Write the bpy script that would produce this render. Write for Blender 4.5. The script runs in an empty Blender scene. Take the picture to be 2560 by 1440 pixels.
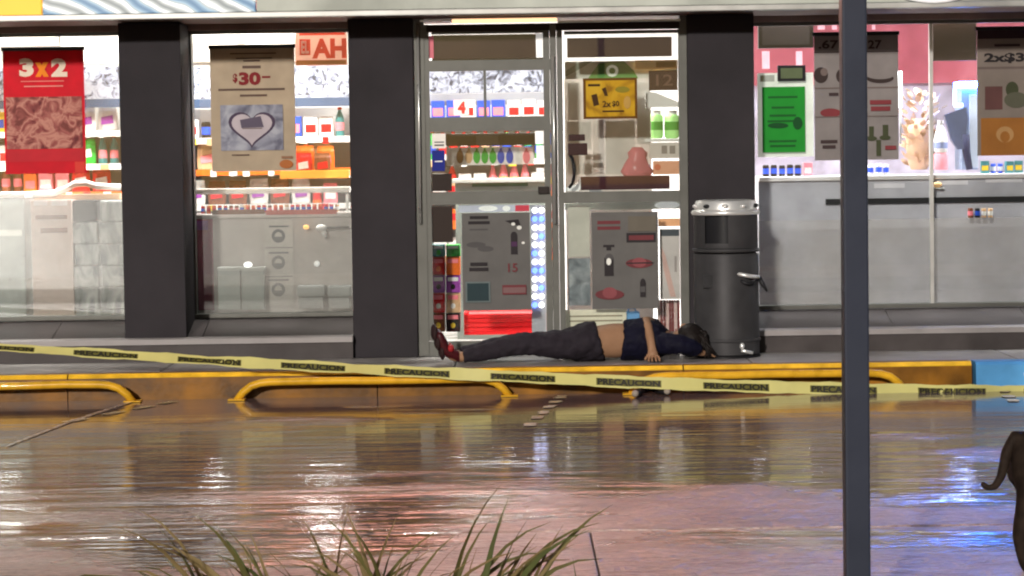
import bpy, bmesh, math, random
from mathutils import Vector, Matrix
random.seed(7)
S = bpy.context.scene
COL = S.collection

# ------------------------------------------------------------------ camera
F = 6000.0                      # focal length in pixels of the 2560 px wide photograph
HOR = 400.0                     # horizon row at the picture's centre
ROLL = math.radians(0.85)
CAM = Vector((0, -15, 1.375))
pit = math.atan((720 - HOR) / F)
fw = Vector((0, math.cos(pit), -math.sin(pit)))
up0 = Vector((0, math.sin(pit), math.cos(pit)))
rt0 = Vector((1, 0, 0))
RT = rt0 * math.cos(ROLL) - up0 * math.sin(ROLL)
UP = up0 * math.cos(ROLL) + rt0 * math.sin(ROLL)
cd = bpy.data.cameras.new('camera')
cd.sensor_width = 36
cd.lens = 36 * F / 2560
cd.clip_start, cd.clip_end = 0.1, 800
cam = bpy.data.objects.new('camera', cd)
COL.objects.link(cam)
cam.matrix_world = Matrix(((RT.x, UP.x, -fw.x, CAM.x), (RT.y, UP.y, -fw.y, CAM.y), (RT.z, UP.z, -fw.z, CAM.z), (0, 0, 0, 1)))
S.camera = cam

# ------------------------------------------------------------------ night sky, lamp light, exposure
w = bpy.data.worlds.new('World')
S.world = w
w.use_nodes = True
wn = w.node_tree.nodes
bg = wn['Background']
sky = wn.new('ShaderNodeTexSky')
sky.sky_type = 'NISHITA'
sky.sun_disc = False
sky.sun_elevation = math.radians(14.5)
sky.sun_rotation = math.radians(194)
w.node_tree.links.new(sky.outputs[0], bg.inputs[0])
bg.inputs[1].default_value = 0.02
sd = bpy.data.lights.new('street_light', 'SUN')
sd.energy = 3.2
sd.angle = math.radians(2.5)
sd.color = (1.0, 0.93, 0.86)
so = bpy.data.objects.new('street_light', sd)
so.rotation_euler = Vector((0.19, 0.77, -0.205)).to_track_quat('-Z', 'Y').to_euler()
COL.objects.link(so)
vs = S.view_settings
S.display_settings.display_device = 'sRGB'
vs.view_transform = 'Standard'
vs.look = 'None'
vs.exposure = 0
vs.gamma = 1
vs.use_curve_mapping = False
S.cycles.use_denoising = True
S.cycles.filter_width = 2.1
S.cycles.max_bounces = 8
S.cycles.transparent_max_bounces = 12
S.cycles.sample_clamp_indirect = 6
S.cycles.caustics_reflective = False

# ------------------------------------------------------------------ helpers
def at(x, y, Y):
    d = fw * F + RT * (x - 1280) + UP * (720 - y)
    return CAM + d * ((Y - CAM.y) / d.y)

def gnd(x, y, z):
    d = fw * F + RT * (x - 1280) + UP * (720 - y)
    return CAM + d * ((z - CAM.z) / d.z)

def rect(r, Y):
    x0, y0, x1, y1 = r
    cx, cy = (x0 + x1) / 2, (y0 + y1) / 2
    return at(x0, cy, Y).x, at(cx, y1, Y).z, at(x1, cy, Y).x, at(cx, y0, Y).z      # X0, Z0, X1, Z1

def lin(r, g, b):
    f = lambda v: v / 12.92 if v <= 0.04045 else ((v + 0.055) / 1.055) ** 2.4
    return (f(r / 255), f(g / 255), f(b / 255), 1)

MATS = {}
def mat(key, col, rough=0.6, metal=0.0, vary=0.12, scale=6.0, bump=0.0, emit=0.0, trans=0.0, coat=0.0, spec=0.12, bscale=40.0):
    """painted / printed / plastic surface: colour with slight mottling, roughness wear, optional fine bump"""
    if key in MATS:
        return MATS[key]
    m = bpy.data.materials.new(key)
    m.use_nodes = True
    nt = m.node_tree
    n, l = nt.nodes, nt.links
    p = n['Principled BSDF']
    col = tuple(col[:3]) + (1,)
    tc = n.new('ShaderNodeTexCoord')
    ns = n.new('ShaderNodeTexNoise')
    ns.inputs['Scale'].default_value = scale
    ns.inputs['Detail'].default_value = 5
    l.new(tc.outputs['Object'], ns.inputs['Vector'])
    rp = n.new('ShaderNodeValToRGB')
    rp.color_ramp.elements[0].position, rp.color_ramp.elements[1].position = 0.3, 0.7
    rp.color_ramp.elements[0].color = tuple(c * (1 - vary) for c in col[:3]) + (1,)
    rp.color_ramp.elements[1].color = tuple(min(1, c * (1 + vary)) for c in col[:3]) + (1,)
    l.new(ns.outputs['Fac'], rp.inputs[0])
    l.new(rp.outputs[0], p.inputs['Base Color'])
    mr = n.new('ShaderNodeMapRange')
    mr.inputs['To Min'].default_value = max(0.02, rough - 0.1)
    mr.inputs['To Max'].default_value = min(1, rough + 0.12)
    l.new(ns.outputs['Fac'], mr.inputs['Value'])
    l.new(mr.outputs[0], p.inputs['Roughness'])
    p.inputs['Metallic'].default_value = metal
    p.inputs['Specular IOR Level'].default_value = spec
    p.inputs['Coat Weight'].default_value = coat
    if emit:
        l.new(rp.outputs[0], p.inputs['Emission Color'])
        p.inputs['Emission Strength'].default_value = emit
    if bump:
        nb = n.new('ShaderNodeTexNoise')
        nb.inputs['Scale'].default_value = bscale
        nb.inputs['Detail'].default_value = 6
        l.new(tc.outputs['Object'], nb.inputs['Vector'])
        b = n.new('ShaderNodeBump')
        b.inputs['Strength'].default_value = bump
        b.inputs['Distance'].default_value = 0.01
        l.new(nb.outputs['Fac'], b.inputs['Height'])
        l.new(b.outputs[0], p.inputs['Normal'])
    if trans:
        t = n.new('ShaderNodeBsdfTranslucent')
        l.new(rp.outputs[0], t.inputs['Color'])
        mx = n.new('ShaderNodeMixShader')
        mx.inputs[0].default_value = trans
        l.new(p.outputs[0], mx.inputs[1])
        l.new(t.outputs[0], mx.inputs[2])
        l.new(mx.outputs[0], n['Material Output'].inputs[0])
    MATS[key] = m
    return m

def rgb(key, r, g, b, **k):
    return mat(key, lin(r, g, b), **k)

def printed(key, cols, scale=14.0, detail=3.0, stretch=(1, 1, 1), kind='noise', trans=0.12, emit=0.0, rough=0.5, distortion=0.6):
    """a flat colour print (photo, pattern) as a procedural picture"""
    m = bpy.data.materials.new(key)
    m.use_nodes = True
    n, l = m.node_tree.nodes, m.node_tree.links
    p = n['Principled BSDF']
    tc = n.new('ShaderNodeTexCoord')
    mp = n.new('ShaderNodeMapping')
    mp.inputs['Scale'].default_value = stretch
    l.new(tc.outputs['Object'], mp.inputs['Vector'])
    rp = n.new('ShaderNodeValToRGB')
    if kind == 'noise':
        t = n.new('ShaderNodeTexNoise')
        t.inputs['Scale'].default_value = scale
        t.inputs['Detail'].default_value = detail
        t.inputs['Distortion'].default_value = distortion
        l.new(mp.outputs[0], t.inputs['Vector'])
        l.new(t.outputs['Fac'], rp.inputs[0])
        a, b = 0.34, 0.66
    else:
        t = n.new('ShaderNodeTexVoronoi')
        t.inputs['Scale'].default_value = scale
        l.new(mp.outputs[0], t.inputs['Vector'])
        l.new(t.outputs['Color'] if kind == 'cells' else t.outputs['Distance'], rp.inputs[0])
        a, b = 0.12, 0.75
    els = rp.color_ramp.elements
    while len(els) < len(cols):
        els.new(0.5)
    for i, c in enumerate(cols):
        els[i].position = a + (b - a) * i / (len(cols) - 1)
        els[i].color = lin(*c)
    l.new(rp.outputs[0], p.inputs['Base Color'])
    p.inputs['Roughness'].default_value = rough
    p.inputs['Specular IOR Level'].default_value = 0.12
    if emit:
        l.new(rp.outputs[0], p.inputs['Emission Color'])
        p.inputs['Emission Strength'].default_value = emit
    if trans:
        t2 = n.new('ShaderNodeBsdfTranslucent')
        l.new(rp.outputs[0], t2.inputs['Color'])
        mx = n.new('ShaderNodeMixShader')
        mx.inputs[0].default_value = trans
        l.new(p.outputs[0], mx.inputs[1])
        l.new(t2.outputs[0], mx.inputs[2])
        l.new(mx.outputs[0], n['Material Output'].inputs[0])
    return m

ORG = {}
def org(o):
    return ORG.get(o.name, Vector((0, 0, 0))) if o else Vector((0, 0, 0))

def tag(o, label=None, cat=None, group=None, kind=None):
    for k, v in (('label', label), ('category', cat), ('group', group), ('kind', kind)):
        if v:
            o[k] = v
    return o

def thing(name, label, cat, loc=(0, 0, 0), group=None):
    o = bpy.data.objects.new(name, None)
    o.empty_display_size = 0.1
    o.location = loc
    COL.objects.link(o)
    ORG[o.name] = Vector(loc)
    return tag(o, label, cat, group)

class MB:
    def __init__(s):
        s.bm = bmesh.new()
        s.ms = []
    def _m(s, faces, m):
        if m is None:
            return
        if m not in s.ms:
            s.ms.append(m)
        i = s.ms.index(m)
        for f in faces:
            f.material_index = i
    def box(s, x0, y0, z0, x1, y1, z1, m=None, bev=0.0):
        b = s.bm
        vs_ = [b.verts.new((x, y, z)) for x in (x0, x1) for y in (y0, y1) for z in (z0, z1)]
        q = [(0, 1, 3, 2), (4, 6, 7, 5), (0, 4, 5, 1), (2, 3, 7, 6), (0, 2, 6, 4), (1, 5, 7, 3)]
        fs = [b.faces.new([vs_[i] for i in f]) for f in q]
        if bev:
            es = list({e for f in fs for e in f.edges})
            r = bmesh.ops.bevel(b, geom=es, offset=bev, segments=2, profile=0.6, affect='EDGES')
            fs = list({f for v in r['verts'] for f in v.link_faces} | {f for f in fs if f.is_valid})
        s._m(fs, m)
        return s
    def prism(s, pts, axis, a, b, m=None):
        """extrude the outline pts (2D) along axis 'x' (pts are y,z) or 'y' (pts are x,z)"""
        f3 = (lambda u, v, t: (t, u, v)) if axis == 'x' else (lambda u, v, t: (u, t, v))
        A = [s.bm.verts.new(f3(u, v, a)) for u, v in pts]
        B = [s.bm.verts.new(f3(u, v, b)) for u, v in pts]
        k = len(pts)
        fs = [s.bm.faces.new(A), s.bm.faces.new(B[::-1])]
        fs += [s.bm.faces.new((A[i], B[i], B[(i + 1) % k], A[(i + 1) % k])) for i in range(k)]
        s._m(fs, m)
        return s
    def tube(s, pts, r, seg=10, m=None, closed=False):
        pts = [Vector(p) for p in pts]
        rs = r if isinstance(r, (list, tuple)) else [r] * len(pts)
        rings, prev = [], None
        for i, p in enumerate(pts):
            a = pts[i - 1] if i else (pts[-1] if closed else p)
            c = pts[i + 1] if i < len(pts) - 1 else (pts[0] if closed else p)
            t = (c - a).normalized()
            u = prev - t * prev.dot(t) if prev else t.cross(Vector((0, 0, 1)) if abs(t.z) < 0.9 else Vector((1, 0, 0)))
            u.normalize()
            prev = u
            v = t.cross(u)
            rings.append([s.bm.verts.new(p + (u * math.cos(2 * math.pi * k / seg) + v * math.sin(2 * math.pi * k / seg)) * rs[i]) for k in range(seg)])
        fs = []
        for i in range(len(rings) - (0 if closed else 1)):
            A, B = rings[i], rings[(i + 1) % len(rings)]
            fs += [s.bm.faces.new((A[k], A[(k + 1) % seg], B[(k + 1) % seg], B[k])) for k in range(seg)]
        if not closed:
            fs += [s.bm.faces.new(rings[0][::-1]), s.bm.faces.new(rings[-1])]
        s._m(fs, m)
        return s
    def lathe(s, prof, c=(0, 0, 0), seg=20, m=None, a0=0.0, a1=2 * math.pi):
        full = abs(a1 - a0 - 2 * math.pi) < 1e-6
        k_ = seg if full else seg + 1
        rings = []
        for r, z in prof:
            rings.append([s.bm.verts.new((c[0] + r * math.cos(a0 + (a1 - a0) * k / seg), c[1] + r * math.sin(a0 + (a1 - a0) * k / seg), c[2] + z)) for k in range(k_)])
        fs = []
        for A, B in zip(rings, rings[1:]):
            for k in range(seg):
                fs.append(s.bm.faces.new((A[k], A[(k + 1) % k_], B[(k + 1) % k_], B[k])))
        if full:
            fs += [s.bm.faces.new(rings[0][::-1]), s.bm.faces.new(rings[-1])]
        s._m(fs, m)
        return s
    def ball(s, c, r, m=None, sub=2):
        r = (r, r, r) if not isinstance(r, (tuple, list)) else r
        g = bmesh.ops.create_icosphere(s.bm, subdivisions=sub, radius=1, matrix=Matrix.Translation(c) @ Matrix.Diagonal((r[0], r[1], r[2], 1)))
        s._m({f for v in g['verts'] for f in v.link_faces}, m)
        return s
    def face(s, pts, m=None):
        s._m([s.bm.faces.new([s.bm.verts.new(p) for p in pts])], m)
        return s
    def build(s, name, m=None, parent=None, smooth=False):
        me = bpy.data.meshes.new(name)
        bmesh.ops.recalc_face_normals(s.bm, faces=s.bm.faces)
        if parent:
            bmesh.ops.translate(s.bm, verts=s.bm.verts, vec=-org(parent))
        s.bm.to_mesh(me)
        s.bm.free()
        for x in ([m] if m else s.ms):
            me.materials.append(x)
        if smooth:
            me.polygons.foreach_set('use_smooth', [True] * len(me.polygons))
        o = bpy.data.objects.new(name, me)
        COL.objects.link(o)
        if parent:
            o.parent = parent
            ORG[o.name] = org(parent)
        return o

def smooth_by_angle(o, deg=35):
    me = o.data
    bm = bmesh.new()
    bm.from_mesh(me)
    for f in bm.faces:
        f.smooth = True
    for e in bm.edges:
        if len(e.link_faces) == 2 and e.calc_face_angle(0) > math.radians(deg):
            e.smooth = False
    bm.to_mesh(me)
    bm.free()
    return o

def text_mesh(body, x0, z0, x1, z1, y, m, parent, name='lettering', bold=0.012, thick=0.0006):
    cu = bpy.data.curves.new(name, 'FONT')
    cu.body = body
    cu.offset = bold
    cu.extrude = 0
    cu.resolution_u = 3
    tmp = bpy.data.objects.new(name, cu)
    COL.objects.link(tmp)
    dg = bpy.context.evaluated_depsgraph_get()
    me = bpy.data.meshes.new_from_object(tmp.evaluated_get(dg))
    bpy.data.objects.remove(tmp)
    bpy.data.curves.remove(cu)
    xs = [v.co.x for v in me.vertices]
    ys = [v.co.y for v in me.vertices]
    ax, bx, ay, by = min(xs), max(xs), min(ys), max(ys)
    o_ = org(parent)
    for v in me.vertices:
        v.co = Vector((x0 + (v.co.x - ax) / (bx - ax) * (x1 - x0), y, z0 + (v.co.y - ay) / (by - ay) * (z1 - z0))) - o_
    me.materials.clear()
    me.materials.append(m)
    o = bpy.data.objects.new(name, me)
    COL.objects.link(o)
    o.parent = parent
    return o

class Poster:
    """a hung sheet with printed shapes; coordinates are read off the photograph on the sheet's own plane"""
    def __init__(s, name, label, r, Y, m, cat='poster', hanger=None, thick=0.004, group=None):
        X0, Z0, X1, Z1 = rect(r, Y)
        s.Y, s.r = Y, r
        s.root = thing(name, label, cat, ((X0 + X1) / 2, Y, Z0), group)
        b = MB()
        n = 6
        # sheet: slightly curled at the lower corners
        b.box(X0, Y, Z0, X1, Y + thick, Z1)
        b.build('sheet', m, s.root)
        s.mb, s.k = MB(), 1
        if hanger:
            MB().box(X0 - 0.008, Y - 0.008, Z1 - 0.012, X1 + 0.008, Y + 0.008, Z1 + 0.012, bev=0.003).build('hanger_bar', hanger, s.root)
    def _y(s):
        s.k += 1
        return s.Y - 0.0006 * s.k
    def box(s, x0, y0, x1, y1, m):
        X0, Z0, X1, Z1 = rect((x0, y0, x1, y1), s.Y)
        y = s._y()
        s.mb.face([(X0, y, Z0), (X1, y, Z0), (X1, y, Z1), (X0, y, Z1)], m)
        return s
    def lines(s, x0, y0, x1, y1, n, m, gap=0.45):
        h = (y1 - y0) / n
        for i in range(n):
            ins = random.uniform(0, 0.16) * (x1 - x0)
            s.box(x0 + ins, y0 + i * h, x1 - ins, y0 + i * h + h * (1 - gap), m)
        return s
    def ell(s, cx, cy, rx, ry, m, n=24):
        y = s._y()
        pts = []
        for i in range(n):
            a = 2 * math.pi * i / n
            p = at(cx + rx * math.cos(a), cy - ry * math.sin(a), s.Y)
            pts.append((p.x, y, p.z))
        s.mb.face(pts, m)
        return s
    def poly(s, pts, m):
        y = s._y()
        s.mb.face([(at(a, b, s.Y).x, y, at(a, b, s.Y).z) for a, b in pts], m)
        return s
    def text(s, body, x0, y0, x1, y1, m, bold=0.03):
        X0, Z0, X1, Z1 = rect((x0, y0, x1, y1), s.Y)
        text_mesh(body, X0, Z0, X1, Z1, s._y(), m, s.root, bold=bold)
        return s
    def done(s):
        if len(s.mb.bm.faces):
            s.mb.build('print', None, s.root)
        else:
            s.mb.bm.free()
        return s.root

def pbox(name, r, Y, depth, m, parent=None, bev=0.004):
    X0, Z0, X1, Z1 = rect(r, Y)
    return MB().box(X0, Y, Z0, X1, Y + depth, Z1, bev=bev).build(name, m, parent)

# ------------------------------------------------------------------ materials
M_pillar = rgb('dark_paint', 48, 45, 48, rough=0.72, vary=0.22, scale=2.5, bump=0.08, bscale=70)
M_plinth = mat('plinth_tile', (0.062, 0.054, 0.053), rough=0.32, vary=0.18, scale=5, bump=0.05)
M_lip = mat('lit_ledge_lip', (0.26, 0.24, 0.235), rough=0.4, vary=0.15, scale=4, bump=0.08)  # paler than the ledge: light on its top put into the colour
M_alu = mat('aluminium_frame', (0.105, 0.105, 0.095), rough=0.4, metal=0.3, vary=0.08, scale=9)
M_alu_light = mat('bright_aluminium', (0.55, 0.55, 0.53), rough=0.3, metal=0.7, vary=0.06)
M_dark = mat('dark_recess', (0.030, 0.024, 0.022), rough=0.6)
M_soffit = mat('soffit_paint', (0.30, 0.23, 0.20), rough=0.6, vary=0.15)
M_black = mat('black_plastic', (0.015, 0.015, 0.017), rough=0.35)
M_white = mat('white_paint', (0.80, 0.79, 0.77), rough=0.5, vary=0.03)
M_wall_in = mat('shop_wall', (0.74, 0.72, 0.70), rough=0.7, vary=0.04)
M_floor_in = mat('shop_floor', (0.55, 0.53, 0.50), rough=0.25, vary=0.06)
M_ceil = mat('shop_ceiling', (0.8, 0.8, 0.78), rough=0.8, vary=0.02)
M_chrome = mat('chrome', (0.72, 0.72, 0.70), rough=0.3, metal=0.55, vary=0.04)
M_steel = mat('brushed_steel', (0.046, 0.045, 0.047), rough=0.5, metal=0.2, vary=0.15, scale=9, bump=0.03)

def glass_mat():
    m = bpy.data.materials.new('window_glass')
    m.use_nodes = True
    n, l = m.node_tree.nodes, m.node_tree.links
    n.clear()
    o = n.new('ShaderNodeOutputMaterial')
    t = n.new('ShaderNodeBsdfTransparent')
    t.inputs[0].default_value = (0.93, 0.95, 0.94, 1)
    g = n.new('ShaderNodeBsdfGlossy')
    g.inputs['Roughness'].default_value = 0.02
    tc = n.new('ShaderNodeTexCoord')
    ns = n.new('ShaderNodeTexNoise')
    ns.inputs['Scale'].default_value = 3
    l.new(tc.outputs['Object'], ns.inputs['Vector'])
    mr = n.new('ShaderNodeMapRange')
    mr.inputs['To Min'].default_value = 0.05
    mr.inputs['To Max'].default_value = 0.09
    l.new(ns.outputs[0], mr.inputs[0])
    mx = n.new('ShaderNodeMixShader')
    l.new(mr.outputs[0], mx.inputs[0])
    l.new(t.outputs[0], mx.inputs[1])
    l.new(g.outputs[0], mx.inputs[2])
    l.new(mx.outputs[0], o.inputs[0])
    return m
M_glass = glass_mat()

def wet_mat():
    """wet, worn concrete: pooled water near the kerb, rougher damp surface further out"""
    m = bpy.data.materials.new('wet_concrete')
    m.use_nodes = True
    n, l = m.node_tree.nodes, m.node_tree.links
    p = n['Principled BSDF']
    geo = n.new('ShaderNodeNewGeometry')
    sep = n.new('ShaderNodeSeparateXYZ')
    l.new(geo.outputs['Position'], sep.inputs[0])
    def noise(scale, detail=4, stretch=(1, 1, 1), dist=0.0, rough=0.5):
        mp = n.new('ShaderNodeMapping')
        mp.inputs['Scale'].default_value = stretch
        l.new(geo.outputs['Position'], mp.inputs['Vector'])
        t = n.new('ShaderNodeTexNoise')
        t.inputs['Scale'].default_value = scale
        t.inputs['Detail'].default_value = detail
        t.inputs['Distortion'].default_value = dist
        t.inputs['Roughness'].default_value = rough
        l.new(mp.outputs[0], t.inputs['Vector'])
        return t.outputs['Fac']
    def math_(op, a, b=None, c=None):
        q = n.new('ShaderNodeMath')
        q.operation = op
        for i, v in enumerate((a, b, c)):
            if v is None:
                continue
            if isinstance(v, (int, float)):
                q.inputs[i].default_value = v
            else:
                l.new(v, q.inputs[i])
        return q.outputs[0]
    def mrange(v, a, b, c, d, smooth=True):
        q = n.new('ShaderNodeMapRange')
        if smooth:
            q.interpolation_type = 'SMOOTHSTEP'
        for i, x in enumerate((a, b, c, d)):
            q.inputs[i + 1].default_value = x
        l.new(v, q.inputs[0])
        return q.outputs[0]
    # depth of standing water: more towards the kerb (the lot falls that way), broken up by noise
    lowf = noise(0.75, 4, (0.55, 1.2, 1), 0.5)
    fall = mrange(sep.outputs['Y'], -7.4, -2.6, -0.70, -0.05, False)
    water = mrange(math_('ADD', math_('MULTIPLY', lowf, 2.0), fall), 0.36, 0.72, 0, 1)
    grain = noise(38, 8, (0.7, 1, 1), 0.4, 0.7)
    big = noise(2.2, 5, (0.7, 1, 1))
    rp = n.new('ShaderNodeValToRGB')
    rp.color_ramp.elements[0].position, rp.color_ramp.elements[1].position = 0.38, 0.64
    rp.color_ramp.elements[0].color = (0.22, 0.145, 0.122, 1)
    rp.color_ramp.elements[1].color = (0.60, 0.42, 0.36, 1)
    l.new(math_('MULTIPLY_ADD', grain, 0.6, math_('MULTIPLY', big, 0.4)), rp.inputs[0])
    wet = n.new('ShaderNodeMix')
    wet.data_type = 'RGBA'
    wet.inputs[7].default_value = (0.115, 0.092, 0.086, 1)
    l.new(math_('MULTIPLY', water, 0.85), wet.inputs[0])
    l.new(rp.outputs[0], wet.inputs[6])
    l.new(wet.outputs[2], p.inputs['Base Color'])
    l.new(mrange(water, 0, 1, 0.36, 0.06), p.inputs['Roughness'])
    p.inputs['IOR'].default_value = 1.75
    # ripples: long across the view; damp aggregate where the film is thin
    r1 = noise(5.5, 3, (0.13, 1.0, 1), 0.5)
    r2 = noise(19, 4, (0.16, 1.0, 1), 0.4)
    fine = noise(90, 5, (0.5, 1, 1))
    rough_ag = noise(11, 6, (0.6, 1, 1), 1.8)
    h = math_('ADD', math_('MULTIPLY', math_('MULTIPLY', r1, 0.026), mrange(sep.outputs['Y'], -5.2, -2.6, 1.0, 0.10)), math_('MULTIPLY', math_('MULTIPLY', r2, 0.009), mrange(sep.outputs['Y'], -5.2, -2.6, 1.0, 0.08)))
    h = math_('ADD', h, math_('MULTIPLY', math_('MULTIPLY', rough_ag, math_('SUBTRACT', 1.0, water)), 0.034))
    h = math_('ADD', h, math_('MULTIPLY', math_('MULTIPLY', fine, math_('SUBTRACT', 1.15, water)), 0.0010))
    b = n.new('ShaderNodeBump')
    b.inputs['Strength'].default_value = 1.0
    b.inputs['Distance'].default_value = 1.0
    l.new(h, b.inputs['Height'])
    l.new(b.outputs[0], p.inputs['Normal'])
    return m
M_wet = wet_mat()

# ------------------------------------------------------------------ ground, kerb, sidewalk
KY = -0.95            # kerb face
SZ = 0.15             # sidewalk height
base = MB().box(-90, -120, -0.4, 90, 90, -0.08).build('ground', mat('bare_ground', (0.05, 0.042, 0.038), rough=0.5, bump=0.2))
tag(base, kind='structure')
lot = bpy.data.objects.new('parking_lot', None)
COL.objects.link(lot)
tag(lot, kind='structure')
jy = gnd(1280, 1329, 0).y
def slab(x0, y0, x1, y1):
    MB().box(x0, y0, -0.07, x1, y1, 0.0, bev=0.006).build('concrete_slab', M_wet, lot)
xs_far = [-60, -7.4, 7.9, 60]
for a, b in zip(xs_far, xs_far[1:]):
    slab(a + 0.008, jy + 0.020, b - 0.008, KY - 0.004)
jx = gnd(1488, 1390, 0).x
xs_near = [-60, -5.9, jx - 3.05, jx, jx + 4.1, 60]
for a, b in zip(xs_near, xs_near[1:]):
    slab(a + 0.0025, -14.0, b - 0.0025, jy - 0.020)

# worn painted stall lines
M_line = mat('worn_line_paint', (0.42, 0.36, 0.20), rough=0.4, vary=0.45, scale=22, bump=0.1)
lines = bpy.data.objects.new('stall_lines', None)
COL.objects.link(lines)
tag(lines, kind='structure')
for x0, sl, segs in ((gnd(480, 992, 0).x, 0.42, 4), (gnd(1412, 984, 0).x, 0.13, 6), (2.86, 0.12, 3)):
    y = KY - 0.15
    for k in range(segs):
        ln = random.uniform(0.10, 0.2)
        xa = x0 - sl * (KY - y)
        b = MB()
        pts = []
        for j in range(7):
            pts.append((xa - sl * ln * j / 6 - 0.03 + random.uniform(-.012, .012), y - ln * j / 6, 0.004))
        for j in range(6, -1, -1):
            pts.append((xa - sl * ln * j / 6 + 0.03 + random.uniform(-.012, .012), y - ln * j / 6, 0.004))
        b.face(pts).build('painted_dash', M_line, lines)
        y -= ln + random.uniform(0.08, 0.2)

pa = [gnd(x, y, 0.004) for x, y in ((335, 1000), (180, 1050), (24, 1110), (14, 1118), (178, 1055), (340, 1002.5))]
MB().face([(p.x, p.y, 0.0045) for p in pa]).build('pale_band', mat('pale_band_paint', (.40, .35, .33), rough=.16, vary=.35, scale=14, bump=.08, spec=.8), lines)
side = MB().box(-60, KY + 0.162, -0.02, 60, 1.2, SZ - 0.012).build('sidewalk', mat('joint_mortar', (0.05, 0.045, 0.04), rough=0.7))
tag(side, kind='structure')
M_side = mat('sidewalk_concrete', (0.30, 0.275, 0.26), rough=0.42, vary=0.28, scale=3.5, bump=0.15, bscale=60)
xs = [-9.2, -7.4, -5.6, -3.85, -2.1, -0.35, 1.42, 3.0, 4.6, 6.4, 8.2]
for a, b in zip(xs, xs[1:]):
    MB().box(a + 0.005, KY + 0.165, SZ - 0.03, b - 0.005, 0.0 if b < 99 else 0, SZ, bev=0.004).build('paving_slab', M_side, side)

M_kerb = mat('yellow_kerb_paint', (0.175, 0.072, 0.004), rough=0.4, vary=0.7, scale=4, bump=0.12, bscale=30)
M_kerb_blue = mat('blue_kerb_paint', (0.10, 0.34, 0.66), rough=0.35, vary=0.15, scale=5, bump=0.1)
kerb = bpy.data.objects.new('kerb', None)
COL.objects.link(kerb)
tag(kerb, kind='structure')
xb = at(2440, 940, KY).x
ks = [-8.0, -6.2, -4.4, -2.62, -0.8, 1.0, xb - 0.02]
def kerb_prof(h0=0.0):
    return [(KY + h0, -0.02), (KY + 0.012 + h0, SZ - 0.018), (KY + 0.03 + h0, SZ), (KY + 0.16, SZ), (KY + 0.16, -0.02)]
for a, b in zip(ks, ks[1:]):
    MB().prism(kerb_prof(), 'x', a + 0.003, b - 0.003).build('kerb_stone', M_kerb, kerb)
for a, b in zip(ks, ks[1:]):  # bright yellow strip: light on the kerb's top edge put into colour
    MB().prism([(KY + 0.010, SZ - 0.022), (KY + 0.008, SZ - 0.016), (KY + 0.027, SZ + 0.003), (KY + 0.05, SZ + 0.003), (KY + 0.05, SZ + 0.0005), (KY + 0.032, SZ + 0.0005), (KY + 0.0125, SZ - 0.0195)], 'x', a + 0.004, b - 0.004).build('lit_edge', mat('yellow_edge_light', (.80, .46, .03), rough=.35, vary=.3, scale=9), kerb)
kb = MB().prism(kerb_prof(-0.012), 'x', xb, xb + 1.5).build('kerb_stone', M_kerb_blue, kerb)
kb['label'] = 'blue painted kerb stone with a white accessibility symbol'
MB().prism(kerb_prof(), 'x', xb + 1.505, 8.0).build('kerb_stone', M_kerb, kerb)
# the white symbol on the blue kerb face: wheel ring, seated figure
b = MB()
yk = KY - 0.013
cx, cz = xb + 0.36, 0.075
def kf(z):
    return yk + 0.012 * (z + 0.02) / (SZ) - 0.001
def ringpts(r0, r1, a0, a1, n=20, ox=0, oz=0):
    for i in range(n):
        A, B = a0 + (a1 - a0) * i / n, a0 + (a1 - a0) * (i + 1) / n
        q = [(cx + ox + r0 * 1.9 * math.cos(A), cz + oz + r0 * math.sin(A)), (cx + ox + r1 * 1.9 * math.cos(A), cz + oz + r1 * math.sin(A)),
             (cx + ox + r1 * 1.9 * math.cos(B), cz + oz + r1 * math.sin(B)), (cx + ox + r0 * 1.9 * math.cos(B), cz + oz + r0 * math.sin(B))]
        b.face([(u, kf(v), v) for u, v in q])
ringpts(0.028, 0.042, math.radians(120), math.radians(370))
ringpts(0.0, 0.013, 0, 2 * math.pi, 12, 0, 0.055)
for q in ([(-.02, .04), (.012, .04), (.02, 0), (-.004, 0)], [(0, .008), (.07, .008), (.07, -.004), (0, -.004)], [(.055, 0), (.07, 0), (.105, -.04), (.088, -.04)]):
    b.face([(cx + u, kf(cz + v) - 0.0006, cz + v) for u, v in q])
b.build('painted_symbol', mat('white_road_paint', (0.7, 0.7, 0.68), rough=0.4), kb)

# ------------------------------------------------------------------ the shop building
shop = thing('convenience_store', 'convenience store front with dark grey pillars, lit windows and glazed double doors', 'shop', (0, 0.2, SZ))
GY = 0.45            # window glass
DY = 0.06            # doors
XL, XR = -5.2, 5.4
zs = 0.4145          # sill
zt = 2.23            # window head
def px_x(x, y, Y):
    return at(x, y, Y).x
pA0, pA1 = px_x(303, 450, 0), px_x(458, 450, 0)
pB0, pB1 = px_x(876, 450, 0), px_x(1038, 450, 0)
pC0, pC1 = px_x(1722, 450, 0), px_x(1888, 450, 0)
def pillar(x0, x1, z0, y0=0.0):
    o = MB().box(x0, y0, z0, x1, 0.62, 2.262, bev=0.006).build('pillar', M_pillar, shop)
pillar(pA0, pA1, 0.262)
pillar(pB0, pB1, SZ)
pillar(pC0, pC1, SZ)
pillar(XL, XL + 0.41, SZ)
pillar(XR - 0.41, XR, SZ)
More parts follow.
